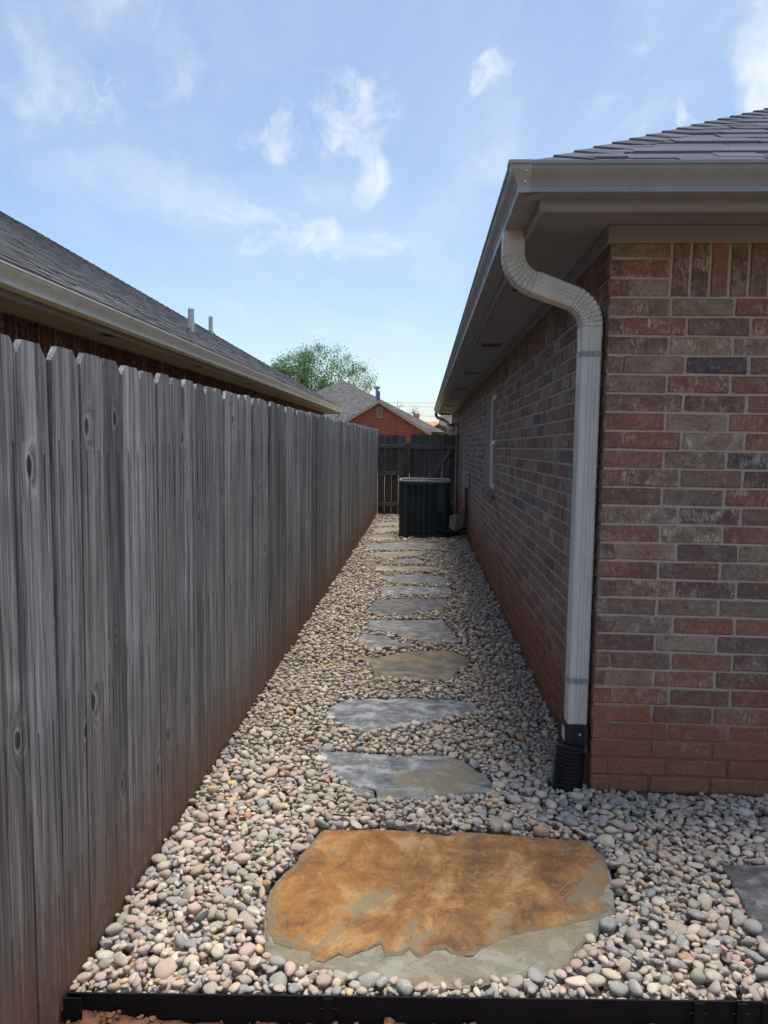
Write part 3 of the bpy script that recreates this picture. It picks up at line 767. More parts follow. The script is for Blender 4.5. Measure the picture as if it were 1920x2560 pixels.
def spout_path():
    pts = []
    x0 = .381-XW
    pts.append((x0, 2.492, 0)); pts.append((x0, 2.40, 0))
    # first bend: from straight down to sloping towards the wall
    R1 = .135; th = math.radians(70); n = 9
    for k in range(1, n+1):
        a = th*k/n; pts.append((x0+R1*(1-math.cos(a)), 2.40-R1*math.sin(a), a))
    x1, z1 = pts[-1][0], pts[-1][1]
    R2 = .135; dx2 = R2*(1-math.cos(th))
    run = (DSX-dx2-x1)/math.sin(th)
    x2, z2 = x1+run*math.sin(th), z1-run*math.cos(th); pts.append((x2, z2, th))
    for k in range(1, n+1):
        a = th*(1-k/n); pts.append((x2+R2*(math.cos(a)-math.cos(th)), z2-R2*(math.sin(th)-math.sin(a)), a))
    pts.append((DSX, pts[-1][1]-.05, 0)); return pts
sp = spout_path()
def frame_at(x, z, a, sc=1.): # local across axis u, local v along Y
    u = Vector((math.cos(a), 0, math.sin(a))); return ((x, DSY, z), u*sc, Vector((0, 1, 0))*sc)
m = MB(); frs = []
for i, (x, z, a) in enumerate(sp):
    crimp = 2 <= i <= 10 or 12 <= i <= 20
    if crimp:                                   # crimped elbow: small step at every fold
        tx, tz = math.sin(a)*.0035, -math.cos(a)*.0035
        frs += [frame_at(x-tx, z-tz, a, 1.02), frame_at(x, z, a, .92), frame_at(x+tx, z+tz, a, 1.02)]
    else: frs.append(frame_at(x, z, a, 1.0))
m.sweep(PR, frs); m.build('elbow', MAT['spout'], ds)
zt = sp[-1][1]
m = MB(); m.sweep(PR, [((DSX, DSY, zt+.01), (.975,0,0), (0,.975,0)), ((DSX, DSY, .285), (.975,0,0), (0,.975,0))]); m.build('pipe', MAT['spout'], ds)
def band(z, h, sc, name, mat_):
    m = MB(); m.sweep([(a*sc, b*sc) for a, b in RP], [((DSX, DSY, z+h/2), (1,0,0), (0,1,0)), ((DSX, DSY, z-h/2), (1,0,0), (0,1,0))]); return m.build(name, mat_, ds)
RP = rib_profile(.094, .098)
for z in (zt-.07, .505): band(z, .026, 1.02, 'strap', MAT['gutter'])
jx = sp[11]
for i in (11,):
    m = MB(); m.sweep([(a*1.035, b*1.035) for a, b in PR], [frame_at(sp[10][0]+.012, sp[10][1]-.004, sp[10][2]), frame_at((sp[10][0]+sp[11][0])/2+.02, (sp[10][1]+sp[11][1])/2-.007, sp[11][2])]); m.build('joint', MAT['spout'], ds)
for (x, z) in ((DSX+.02, zt-.07), (DSX+.02, .505), (DSX+.02, zt+.01)):
    MB().tube([(x, DSY-.045, z), (x, DSY-.055, z)], .0035, 8).build('screw', MAT['screw'], ds)

# far end of the house: second downspout and fascia return
d2 = empty('downspout', (0,0,0), house)
xg, Yg = .36-XW, L_SIDE+.2
MB().tube([(xg, Yg, 2.50), (xg, Yg, 2.42), (xg+.05, Yg, 2.36), (xg+.22, Yg+.06, 2.30), (xg+.33, Yg+.12, 2.24), (xg+.36, Yg+.14, 2.14), (xg+.36, Yg+.14, 0)], .045, 10).build('pipe', MAT['gutter'], d2, True)
MB().cbox(FX+.03, L_FRONT, L_SIDE+.28, L_SIDE+.30, 2.44, 2.58).build('fascia', MAT['soffit'], house)
MB().box(.12, L_FRONT, L_SIDE-.11, L_SIDE, -.4, 2.5).build('wall', MAT['mortar'], house)

# ------------------------------------------------------------------ corrugated drain pipe and adapter
dp = empty('drain_pipe', (.715, 3.40, 0)); tag(dp, 'black corrugated drain pipe with adapter under the near downspout', 'drain pipe')
pts, rad = [], []
zz = .215; k = 0
while zz > -.06:
    for f_, r_ in ((0, .066), (.25, .074), (.5, .074), (.75, .066)):
        z = zz-.017*f_; q = (.215-z)/.215; pts.append((-.014-.012*q, -.006-.012*q, z)); rad.append(r_-.004+.002*q)
    zz -= .017
MB().tube(pts, rad, 28).build('corrugated_pipe', MAT['black_plastic'], dp, False)
ad = MB(); AP = rib_profile(.110, .114)
ad.sweep([(a, b) for a, b in AP], [((.0125, .025, .305), (1,0,0), (0,1,0)), ((.0125, .025, .215), (1.0,0,0), (0,1.0,0)), ((.0, .01, .185), (1.12,0,0), (0,1.05,0))])
ad = ad.build('adapter', MAT['black_plastic'], dp)
MB().tube([(.022, -.030, .262), (.022, -.0365, .262)], .0055, 10).build('screw', MAT['screw'], ad)
st = MB().box(-.0455, -.0437, -.02, .03, .225, .285).build('sticker', MAT['sticker'], ad)

# ------------------------------------------------------------------ fence along the path
fence = empty('wooden_fence', (XF, 1, 0)); tag(fence, 'weathered grey dog-ear picket fence along the gravel path', 'fence')
def picket_mesh(w, h, t_=.017, ear=.032, name='picket'):
    e = ear*random.uniform(.85, 1.15); e2 = ear*random.uniform(.85, 1.15)
    prof = [(-w/2, -.12), (w/2, -.12), (w/2, h-e*1.15), (w/2-e, h), (-w/2+e2, h), (-w/2, h-e2*1.15)]
    m = MB(); V = [(x, y, z) for x in (-t_, 0) for y, z in prof]; n = 6
    m.add(V, [tuple(range(n))[::-1], tuple(range(n, 2*n))] + [(i, (i+1) % n, n+(i+1) % n, n+i) for i in range(n)])
    me = bpy.data.meshes.new(name); me.from_pydata(m.v, [], m.f); me.update(); return me
PV = [picket_mesh(random.choice((.1525, .154, .1545, .153)), 1.80+random.uniform(-.006, .006)) for _ in range(12)]
for me in PV: me.materials.append(MAT['fence'])
y = 1.803-.156*6; n = 0
while y < 16.62:
    o = bpy.data.objects.new('picket', PV[random.randrange(12)]); COL.objects.link(o); o.parent = fence
    yc = y+.078; o.location = (random.uniform(-.003, .002), yc-1, .0033*yc-.001+random.uniform(-.0025, .0025))
    o.rotation_euler = (random.gauss(0, .0022), random.gauss(0, .002), random.gauss(0, .012))
    y += .156+random.uniform(-.0015, .0015); n += 1
for z in (.30, .80, 1.52):
    MB().cbox(-.062, -.020, 0, 15.6, z-.045, z+.045).build('rail', MAT['fence'], fence)
for yy in np.arange(.3, 15.8, 2.44):
    MB().cbox(-.155, -.064, yy-.045, yy+.045, -.2, 1.72).build('post', MAT['fence'], fence)

# ------------------------------------------------------------------ cross fence and gate at the end
YG = 16.55
def gpicket(parent, x, w, h, mat_, yoff=0):
    e = .026; m = MB()
    prof = [(-w/2, -.05), (w/2, -.05), (w/2, h-e*1.2), (w/2-e*1.0, h-.002), (w/2-e*1.5, h), (-w/2+e*1.5, h), (-w/2+e, h-.002), (-w/2, h-e*1.2)]; n = len(prof)
    V = [(x+a, yy, z) for yy in (yoff, yoff+.017) for a, z in prof]
    m.add(V, [tuple(range(n)), tuple(range(n, 2*n))[::-1]] + [((i+1) % n, i, n+i, n+(i+1) % n) for i in range(n)])
    me = bpy.data.meshes.new('picket'); me.from_pydata(m.v, [], m.f); me.update()
    o = obj('picket', me, mat_, parent); o.rotation_euler = (0, random.gauss(0, .002), 0); return o
pan = empty('fence_panel', (-.95, YG, 0)); tag(pan, 'short dark picket fence panel between the long fence and gate', 'fence panel')
for i in range(4): gpicket(pan, .065+i*.151, .1475, 1.745+random.uniform(-.008, .008), MAT['gate'])
for (z, tl) in ((1.50, .045), (.91, .07), (.235, .04)):
    m = MB(); V, Fs = cbox(.01, .60, -.042, -.002, z-.042, z+.042, .004); m.add([(a, b, c+(a-.3)*tl) for a, b, c in V], Fs); m.build('rail', MAT['gate_rail'], pan)
MB().cbox(.585, .68, -.095, -.003, -.2, 1.575).build('post', MAT['post'], pan)
gate = empty('wooden_gate', (-.30, YG, 0)); tag(gate, 'dark dog-ear picket gate with diagonal brace behind the air conditioner', 'gate')
for i in range(7): gpicket(gate, .105+i*.1415, .1395, 1.775+random.uniform(-.01, .01), MAT['gate'])
for z in (1.49, .28): MB().cbox(.04, 1.03, -.042, -.002, z-.045, z+.045).build('rail', MAT['gate_rail'], gate)
m = MB(); V, Fs = cbox(-.72, .72, -.041, -.003, -.045, .045, .004); a = math.radians(58)
m.add([(.53+x*math.cos(a)-z*math.sin(a), y, .875+x*math.sin(a)*.92+z*math.cos(a)) for x, y, z in V], Fs); m.build('brace', MAT['gate_rail'], gate)
gp = MB().cbox(.742, .78, YG-.12, YG-.01, -.1, 1.80).build('gate_post', MAT['gate']); tag(gp, 'narrow dark wood post fixed to the brick wall beside the gate', 'post')
MB().cbox(.733, .7415, YG-.12, YG-.10, .22, 1.78, .002).build('edge_strip', MAT['post'], gp)

# ------------------------------------------------------------------ flagstones
ST = {
'S1':[(-0.381,2.918),(-0.025,2.94),(0.062,2.924),(0.14,2.921),(0.175,2.952),(0.684,2.916),(0.731,2.796),(0.718,2.634),(0.668,2.434),(0.591,2.34),(0.529,2.265),(0.477,2.184),(0.425,2.138),(0.293,2.098),(0.165,2.077),(0.06,2.057),(-0.052,2.064),(-0.202,2.089),(-0.319,2.106),(-0.441,2.14),(-0.473,2.24),(-0.494,2.375),(-0.503,2.499),(-0.45,2.665)],
'S1top':[(-0.37,2.914),(-0.025,2.933),(0.062,2.919),(0.139,2.913),(0.174,2.944),(0.677,2.908),(0.721,2.792),(0.705,2.633),(0.653,2.542),(0.639,2.499),(0.657,2.453),(0.574,2.401),(0.471,2.356),(0.317,2.302),(0.244,2.256),(0.211,2.225),(0.183,2.193),(0.135,2.192),(0.1,2.221),(0.062,2.207),(0.018,2.175),(-0.012,2.209),(-0.037,2.18),(-0.085,2.176),(-0.099,2.232),(-0.145,2.194),(-0.194,2.158),(-0.222,2.178),(-0.268,2.133),(-0.304,2.145),(-0.315,2.18),(-0.373,2.189),(-0.432,2.208),(-0.473,2.3),(-0.489,2.389),(-0.494,2.5),(-0.444,2.657)],
'S2':[(-0.489,3.668),(-0.357,3.689),(-0.244,3.669),(-0.055,3.656),(0.14,3.663),(0.231,3.615),(0.294,3.53),(0.339,3.448),(0.354,3.367),(0.324,3.271),(0.232,3.241),(0.024,3.194),(-0.168,3.186),(-0.182,3.276),(-0.305,3.321),(-0.37,3.389),(-0.419,3.488),(-0.464,3.594)],
'S2b':[(-0.304,3.31),(-0.189,3.272),(-0.178,3.193),(-0.24,3.215),(-0.288,3.25)],
'S3':[(-0.53,4.274),(-0.508,4.356),(-0.453,4.458),(-0.303,4.486),(-0.026,4.497),(0.203,4.504),(0.333,4.46),(0.382,4.37),(0.321,4.273),(0.155,4.184),(0.022,4.099),(-0.148,4.003),(-0.265,3.963),(-0.39,4.016),(-0.472,4.127)],
'S4':[(-0.507,5.41),(-0.321,5.367),(-0.039,5.563),(0.244,5.613),(0.363,5.436),(0.386,5.261),(0.291,5.14),(0.229,4.941),(0.072,4.859),(-0.165,4.886),(-0.289,4.874),(-0.314,5.099),(-0.357,5.245)],
'S5':[(-0.467,6.058),(-0.259,6.004),(-0.152,5.821),(-0.005,5.744),(-0.1,5.679),(-0.292,5.668),(-0.483,5.73)],
'S6':[(-0.436,6.531),(0.213,6.634),(0.26,6.215),(0.347,5.897),(0.093,5.837),(-0.043,5.953),(-0.132,5.978),(-0.253,6.133),(-0.373,6.189),(-0.444,6.356)],
'S7':[(-0.434,7.404),(0.277,7.567),(0.273,7.195),(0.091,6.968),(-0.125,6.813),(-0.379,6.733),(-0.501,6.933)],
'S8':[(-0.424,8.065),(-0.07,8.183),(0.338,8.144),(0.346,7.9),(0.016,7.734),(-0.369,7.647)],
'S9':[(-0.464,8.793),(0.014,8.91),(0.289,8.787),(0.353,8.541),(0.19,8.394),(-0.335,8.355)],
'S10':[(-0.565,9.528),(0.013,9.547),(0.211,9.513),(0.296,9.344),(0.014,9.143),(-0.551,9.146)],
'S11':[(-0.406,10.008),(-0.074,10.267),(0.085,9.877),(-0.089,9.709),(-0.316,9.82)],
'S12':[(-0.638,10.708),(0.159,10.94),(0.011,10.499),(-0.414,10.188),(-0.628,10.301)],
'S13':[(-0.845,11.522),(0.009,12.097),(0.369,11.534),(0.01,11.049),(-0.774,10.977)],
'S14':[(-0.851,12.661),(-0.40,12.925),(-0.42,12.395),(-0.40,12.18),(-0.864,12.113)],
'S15':[(-0.857,13.808),(-0.316,14.038),(-0.297,13.284),(-0.824,13.074)],
'S16':[(-0.858,14.783),(-0.338,14.973),(-0.322,14.309),(-0.845,14.076)],
'S17':[(1.14,2.74),(1.322,2.773),(1.529,2.78),(1.56,2.518),(1.45,2.261),(1.25,2.21),(1.1,2.303),(1.111,2.396),(1.122,2.521),(1.135,2.632)],
}
def resample(poly, n, jit):
    P = [Vector((a, b)) for a, b in poly]; L = [(P[(i+1) % len(P)]-P[i]).length for i in range(len(P))]; T = sum(L); out = []
    for k in range(n):
        d = T*k/n; i = 0
        while d > L[i]: d -= L[i]; i += 1
        q = P[i].lerp(P[(i+1) % len(P)], d/L[i])
        j = Vector((fbm(q.x*14, q.y*14, 3), fbm(q.x*14, q.y*14, 9)))*jit + Vector((fbm(q.x*60, q.y*60, 3), fbm(q.x*60, q.y*60, 9)))*jit*.35
        out.append(q+j)
    return out
def slab(poly, n, rings, top, bottom, relief, jit=.008, edge=.012):
    R = resample(poly, n, jit); c = sum(R, Vector((0, 0)))/n; V = []; Fs = []
    ts = [1.0] + [1-.02*(1.6**k) for k in range(3)] + list(np.linspace(.88, .12, rings))
    def hgt(q, tt):
        a = fbm(q.x*3.2, q.y*3.2, 1.7, 3)*.6; st_ = fbm(q.x*5+2, q.y*7, 4.1, 4)
        step = math.floor(st_*5)/5; h = relief*(a + .6*step + .25*fbm(q.x*25, q.y*25, 2))
        if tt > .97: h -= edge*(tt-.97)/.03*(.6+.5*fbm(q.x*20, q.y*20, 7))
        return top+h
    for q in R: V.append((q.x*1.0, q.y, bottom))
    for tt in ts:
        for q in R:
            p = c+(q-c)*tt; V.append((p.x, p.y, hgt(p, tt)))
    V.append((c.x, c.y, hgt(c, 0)))
    for r in range(len(ts)):
        for k in range(n): Fs.append((r*n+k, r*n+(k+1) % n, (r+1)*n+(k+1) % n, (r+1)*n+k))
    last = len(ts)*n
    for k in range(n): Fs.append((last+k, last+(k+1) % n, len(V)-1))
    # orientation
    area = sum(R[k].x*R[(k+1) % n].y-R[(k+1) % n].x*R[k].y for k in range(n))
    if area < 0: Fs = [f[::-1] for f in Fs]
    m = MB(); m.add(V, Fs); m.edge = [1.]*n + [tt for tt in ts for _ in range(n)] + [0.]; return m
def flag(key, label, mat_, n=64, rings=7, top=.012, relief=.007, jit=.009):
    o = slab(ST[key], n, rings, top, -.045, relief, jit).build('flagstone', MAT[mat_]); 
    tag(o, label, 'flagstone', 'flagstones of the path'); return o
s1 = empty('flagstone', (0, 0, 0)); tag(s1, 'large rust orange flagstone nearest the black edging', 'flagstone', 'flagstones of the path')
slab(ST['S1'], 150, 12, .006, -.05, .004, .006, .016).build('grey_layer', MAT['slate_base'], s1)
slab(ST['S1top'], 300, 30, .0135, .0, .0075, .004, .011).build('rust_layer', MAT['rust'], s1)
flag('S2', 'mottled blue-grey flagstone just behind the rust orange one', 'slate_blue2', 160, 14, .016, .014, .016)
flag('S2b', 'small broken corner piece at the mottled blue-grey flagstone', 'slate_blue2', 40, 5, .008, .004, .005)
flag('S3', 'pale blue-grey oval flagstone, third along the path', 'slate_blue', 150, 14, .014, .014, .016)
flag('S4', 'olive brown flagstone with a yellowish middle', 'slate_olive', 110, 10, .014, .009, .014)
flag('S5', 'small narrow grey flagstone left behind the olive brown one', 'slate_grey', 60, 6)
flag('S6', 'grey flagstone with slanted right end beside the small narrow one', 'slate_grey', 80, 8)
flag('S7', 'long dark-veined grey flagstone tapering left, mid path', 'slate_dark', 80, 8)
flag('S8', 'straight-edged blue-grey flagstone, sixth full stone from the edging', 'slate_blue')
flag('S9', 'grey flagstone with rounded right end, seventh full stone', 'slate_grey')
flag('S10', 'pale tan-grey flagstone, eighth full stone from the edging', 'slate_tan')
flag('S11', 'smallest pointed grey flagstone in the far half of path', 'slate_grey', 48, 5)
flag('S12', 'pale tan wedge flagstone behind the smallest pointed one', 'slate_tan', 48, 5)
flag('S13', 'wide grey flagstone just in front of the air conditioner', 'slate_grey', 56, 5)
flag('S14', 'grey flagstone left of the air conditioner front corner', 'slate_tan', 48, 5)
flag('S15', 'flagstone left of the air conditioner, second from the gate', 'slate_tan', 48, 5)
flag('S16', 'flagstone nearest the gate, left of the air conditioner', 'slate_tan', 48, 5)
flag('S17', 'dark grey flagstone in front of the brick corner at right edge', 'slate_dark', 100, 10, .02, .010)

# ------------------------------------------------------------------ river pebbles
gb = MB(); gb.add([(-1.15,1.93,-.052),(4.2,2.20,-.052),(4.2,3.345,-.052),(.79,3.345,-.052),(.79,17.6,-.052),(-1.15,17.6,-.052)], [(0,1,2,3,4,5)])
bed = gb.build('gravel_bed', MAT['under']); tag(bed, kind='structure')
def inside(poly, x, y):
    c = False; n = len(poly); j = n-1
    for i in range(n):
        xi, yi = poly[i]; xj, yj = poly[j]
        if (yi > y) != (yj > y) and x < (xj-xi)*(y-yi)/(yj-yi)+xi: c = not c
        j = i
    return c
BOXES = {k: (min(p[0] for p in v), max(p[0] for p in v), min(p[1] for p in v), max(p[1] for p in v)) for k, v in ST.items()}
SHR = {}
for k, v in ST.items():
    cx = sum(p[0] for p in v)/len(v); cy = sum(p[1] for p in v)/len(v); SHR[k] = [(cx+(p[0]-cx)*(1+.012/max(.05, math.hypot(p[0]-cx, p[1]-cy))), cy+(p[1]-cy)*(1+.012/max(.05, math.hypot(p[0]-cx, p[1]-cy)))) for p in v]
def stone_at(x, y):
    for k, b in BOXES.items():
        if b[0]-.015 < x < b[1]+.015 and b[2]-.015 < y < b[3]+.015 and inside(SHR[k], x, y): return True
    return False
def allowed(x, y, r):
    if y > 16.5 or x < XF+r*.9: return False
    if y < EDGE(x)+.012+r*.8: return False
    if y > YC-r*.8 and x > XW-r*.9: return False
    if x > 3.4: return False
    if -.37 < x < .50 and 12.5 < y < 13.45: return False
    if (x-.68)**2+(y-3.385)**2 < (.072+r*.8)**2: return False
    return not stone_at(x, y)
GRID = {}; CELL = .075
def rest_height(x, y, r, c):
    gx, gy = int(math.floor(x/CELL)), int(math.floor(y/CELL)); z = -.045+c
    for ix in (gx-1, gx, gx+1):
        for iy in (gy-1, gy, gy+1):
            for (px, py, pz, pr, pc) in GRID.get((ix, iy), ()):
                dx, dy = px-x, py-y; R = (pr+r)*.93; d2 = dx*dx+dy*dy
                if d2 < R*R:
                    zz = pz+(pc+c)*.92*math.sqrt(1-d2/(R*R))
                    if zz > z: z = zz
    return z
PEB = []
def drop(region, spacing, cand, smin, layer, size=.0203):
    x0, x1, y0, y1 = region; nx, ny = int((x1-x0)/spacing), int((y1-y0)/spacing)
    pts = [(x0+(i+random.random())*spacing, y0+(j+random.random())*spacing) for i in range(nx) for j in range(ny)]; random.shuffle(pts)
    for (x, y) in pts:
        a = min(.034, max(smin, random.lognormvariate(math.log(size), .31))); b = a*random.uniform(.56, .92); c = a*random.uniform(.36, .66)
        r = (a+b)/2
        best = None
        for k in range(cand):
            xx, yy = (x, y) if k == 0 else (x+random.uniform(-.03, .03), y+random.uniform(-.03, .03))
            if not allowed(xx, yy, r*.8): continue
            z = rest_height(xx, yy, r, c)
            if best is None or z < best[0]: best = (z, xx, yy)
        if best is None or best[0] > .026: continue
        z, xx, yy = best
        GRID.setdefault((int(math.floor(xx/CELL)), int(math.floor(yy/CELL))), []).append((xx, yy, z, r, c))
        PEB.append((xx, yy, z, a, b, c, layer))
near = (-.97, 1.75, 1.95, 3.345); alley1 = (-.97, .79, 3.3, 5.2); alley2 = (-.97, .79, 5.2, 9.0); alley3 = (-.97, .79, 9.0, 16.55); side_r = (1.75, 3.3, 2.05, 3.34)
for reg in (near, alley1): drop(reg, .0335, 3, .012, 0, .0182); drop(reg, .0335, 4, .012, 1, .0182); drop(reg, .034, 5, .011, 2, .0182)
drop(near, .030, 3, .007, 3, .0105); drop(alley1, .034, 2, .008, 3, .0115)
for reg in (alley2,): drop(reg, .036, 2, .013, 0, .019); drop(reg, .036, 3, .013, 1, .019); drop(reg, .05, 3, .014, 2, .019)
for reg in (alley3, side_r): drop(reg, .038, 2, .015, 0); drop(reg, .042, 2, .015, 1)
ICO = {k: ico(k) for k in (1, 2, 3)}
def lump(base, seed, flat):
    V = []; o = Vector((seed*3.1, seed*1.7, seed*2.3)); rs = random.Random(seed)
    e = rs.uniform(1.9, 3.2); planes = [Vector((rs.gauss(0, 1), rs.gauss(0, 1), rs.gauss(0, 1))).normalized() for _ in range(5)]
    for p in base:
        v = Vector(p); n = (abs(v.x)**e+abs(v.y)**e+abs(v.z)**e)**(-1/e)
        q = v*n*(1+.27*noise.noise(v*.9+o)+.15*noise.noise(v*2.1+o))
        if flat:
            for pl in planes:
                d = q.dot(pl)
                if d > .62: q -= pl*(d-.62)*.9
        V.append(tuple(q))
    return np.array(V)
NV = 16
LUMP = {k: [lump(ICO[k][0], s+1, s % 2 == 1) for s in range(NV)] for k in (1, 2)}
def rotm(yaw, tilt, az):
    cz, sz = math.cos(yaw), math.sin(yaw); A = np.array([[cz,-sz,0],[sz,cz,0],[0,0,1]])
    ax = np.array([math.cos(az), math.sin(az), 0]); K = np.array([[0,-ax[2],ax[1]],[ax[2],0,-ax[0]],[-ax[1],ax[0],0]])
    return (np.eye(3)+math.sin(tilt)*K+(1-math.cos(tilt))*K@K)@A
R_, U_, F_ = (np.array(q[:]) for q in (cR, cU, cF))
def in_view(p, mg=0):
    d = np.array(p)-np.array([0, 0, CAM_H]); z = d@F_
    u, v = F_PX*(d@R_)/z, F_PX*(d@U_)/z
    return abs(u) < 960+mg and abs(v) < 1280+mg
order = sorted(range(len(PEB)), key=lambda i: (PEB[i][0]**2+PEB[i][1]**2+(PEB[i][2]-CAM_H)**2)/(PEB[i][3]*PEB[i][4]))
# the pebbles that show largest: on top of the heap, close to the camera, in view
top_of = {}
indiv = set()
for i in order:
    x, y, z, a, b, c, ly = PEB[i]
    if z < -.006 or not in_view((x, y, z), -10): continue
    indiv.add(i)
    if len(indiv) >= 300: break
pm = []
for s in range(NV):
    me = np_mesh('pebble', LUMP[2][s], ICO[2][1]); me.materials.append(MAT['pebble']); pm.append(me)
Vs, Fs, Rn, n0 = [], [], [], 0
for i, (x, y, z, a, b, c, ly) in enumerate(PEB):
    s = random.randrange(NV); tl = abs(random.gauss(0, .30)) if random.random() < .8 else random.uniform(.3, 1.1)
    RM = rotm(random.uniform(0, 6.283), min(tl, 1.2), random.uniform(0, 6.283))
    if i in indiv:
        o = bpy.data.objects.new('pebble', pm[s]); COL.objects.link(o); o.parent = bed
        S = RM@np.diag((a, b, c)); mm = Matrix.Identity(4)
        for q in range(3):
            for w_ in range(3): mm[q][w_] = S[q, w_]
        mm[0][3], mm[1][3], mm[2][3] = x, y, z
        o.matrix_local = mm; continue
    if y > 9.5 and z < -.03: continue
    lod = 2 if (y < 3.6 and z > -.022 and x < 1.6) else 1
    V = (LUMP[lod][s]*np.array((a, b, c)))@RM.T+np.array((x, y, z))
    Vs.append(V); Fs.append(ICO[lod][1]+n0); Rn.append(np.full(len(V), random.random())); n0 += len(V)
me = np_mesh('pebbles', np.concatenate(Vs), np.concatenate(Fs), {'rnd': np.concatenate(Rn)})
po = obj('pebbles', me, MAT['pebble_s'], bed); tag(po, kind='stuff')
print('PEBBLES', len(PEB), 'tris', len(me.polygons))

# ------------------------------------------------------------------ steel edging
ed = empty('steel_edging', (XF+.01, EDGE(XF), 0)); tag(ed, 'black steel landscape edging holding back the pebbles', 'edging')
ed.rotation_euler = (0, 0, math.atan(.0513))
MB().cbox(.0, 2.06, -.004, .002, -.15, .026, .0012).build('strip', MAT['steel'], ed)
MB().cbox(1.94, 4.6, -.0085, -.0045, -.15, .025, .0012).build('strip', MAT['steel'], ed)
m = MB(); m.cbox(.004, .052, -.030, -.026, -.15, .031, .0012); m.cbox(.0, .004, -.030, .0, -.15, .03, .0008); m.build('end_bracket', MAT['steel'], ed)
for x in (.73, 1.76, 1.88, 2.9):
    s = empty('stake', (x, 0, 0), ed)
    m = MB(); m.cbox(-.014, .014, -.0175, -.013, -.18, .029, .001); m.build('blade', MAT['steel'], s)
    m = MB(); m.cbox(-.026, .026, -.0125, -.0085, -.008, -.004, .001); m.build('slot', MAT['steel'], s); m = MB(); m.cbox(-.026, .026, -.0125, -.0085, -.075, -.071, .001); m.build('slot', MAT['steel'], s)

# ------------------------------------------------------------------ small weed by the fence
wd = MB()
for k in range(7):
    a = k*.9; L = random.uniform(.018, .03); c, s = math.cos(a), math.sin(a)
    wd.add([(0,0,.0), (c*L*.5-s*.006, s*L*.5+c*.006, .018), (c*L, s*L, .022), (c*L*.5+s*.006, s*L*.5-c*.006, .018)], [(0,1,2,3)])
wo = wd.build('weed', MAT['weed'], None, False, (XF+.032, 2.64, .005)); tag(wo, 'tiny green weed sprouting between pebbles at the fence foot', 'weed')

# ------------------------------------------------------------------ air conditioner
ac = empty('air_conditioner', (.056, 12.98, 0)); tag(ac, 'dark green-black air conditioner unit in front of the gate', 'air conditioner')
def rrect(w, d, r, n=6):
    P = []
    for cx, cy, a0 in ((w/2-r, -d/2+r, -90), (w/2-r, d/2-r, 0), (-w/2+r, d/2-r, 90), (-w/2+r, -d/2+r, 180)):
        for k in range(n+1):
            a = math.radians(a0+90*k/n); P.append((cx+r*math.cos(a), cy+r*math.sin(a)))
    return P
AW, AD, AH = .845, .86, .955
def prism(P, z0, z1): 
    return MB().sweep(P, [((0,0,z0), (1,0,0), (0,1,0)), ((0,0,z1), (1,0,0), (0,1,0))])
prism(rrect(AW+.01, AD+.01, .10), -.03, .055).build('base_pan', MAT['ac'], ac)
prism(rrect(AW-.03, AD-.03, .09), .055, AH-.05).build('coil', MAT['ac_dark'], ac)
prism(rrect(AW+.012, AD+.012, .11), AH-.075, AH-.03).build('top_band', MAT['ac'], ac)
rim = MB(); po_, pi_ = rrect(AW+.03, AD+.03, .12), rrect(AW-.06, AD-.06, .085); n = len(po_)
zs = [(po_, AH-.03), (po_, AH-.008), ([(a*.985, b*.985) for a, b in po_], AH+.004), ([(a*1.02, b*1.02) for a, b in pi_], AH+.004), (pi_, AH-.006), (pi_, AH-.04)]
rim.add([(a, b, z) for P, z in zs for a, b in P], [(r*n+k, r*n+(k+1) % n, (r+1)*n+(k+1) % n, (r+1)*n+k) for r in range(len(zs)-1) for k in range(n)])
rim.build('top_rim', MAT['ac_rim'], ac, False)
fg = MB()
for r_ in np.linspace(.06, .36, 11):
    fg.tube([(r_*math.cos(q), r_*math.sin(q), AH-.004) for q in np.linspace(0, 2*math.pi, 33)], .003, 5, False)
fg.build('fan_grille', MAT['ac'], ac)
MB().tube([(0,0,AH-.12), (0,0,AH-.0)], .06, 18).build('fan_motor', MAT['ac'], ac)
# corner posts and front panel at right, louvre panel with ribs
yf = -AD/2
for (xa, xb) in ((-AW/2+.012, -AW/2+.135), ):
    MB().cbox(xa+.07, xb, yf-.002, yf+.02, .06, AH-.07).build('corner_post', MAT['ac'], ac)
for sx in (-1, 1):
    for sy in (-1, 1):
        P = [(sx*(AW/2-.105+.105*math.cos(a)), sy*(AD/2-.105+.105*math.sin(a))) for a in np.linspace(-.1, math.pi/2+.1, 9)]
        V = [(x, y, z) for z in (.055, AH-.07) for x, y in P]; n_ = len(P)
        m = MB(); m.add(V, [((k, k+1, n_+k+1, n_+k) if sx*sy > 0 else (k+1, k, n_+k, n_+k+1)) for k in range(n_-1)]); m.build('corner_post', MAT['ac'], ac, True)
m = MB(); m.cbox(.195, AW/2-.09, yf-.003, yf+.02, .42, AH-.072); m.build('service_panel', MAT['ac'], ac)
MB().cbox(.195, .212, yf-.003, yf+.02, .06, .418).build('service_panel', MAT['ac'], ac)
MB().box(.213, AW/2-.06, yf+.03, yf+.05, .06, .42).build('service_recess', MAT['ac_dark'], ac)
lv = MB()
for i in range(42):
    z = .085+i*.0188
    V, Fs = cbox(-.285, .19, yf+.001, yf+.012, z, z+.007, .001); lv.add([(x, y, zz+(y-yf)*.6) for x, y, zz in V], Fs)
lv.build('louver', MAT['ac'], ac)
for x in (-.20, -.105, -.01, .085): MB().cbox(x-.006, x+.006, yf-.005, yf+.0, .065, AH-.078, .001).build('rib', MAT['ac_rib'], ac)
for (a, b) in (((.25, yf+.02, .20), (.25, yf-.02, .20)), ((.31, yf+.02, .17), (.31, yf-.02, .17))):
    MB().tube([a, b], .018, 10).build('valve', MAT['copper'], ac)
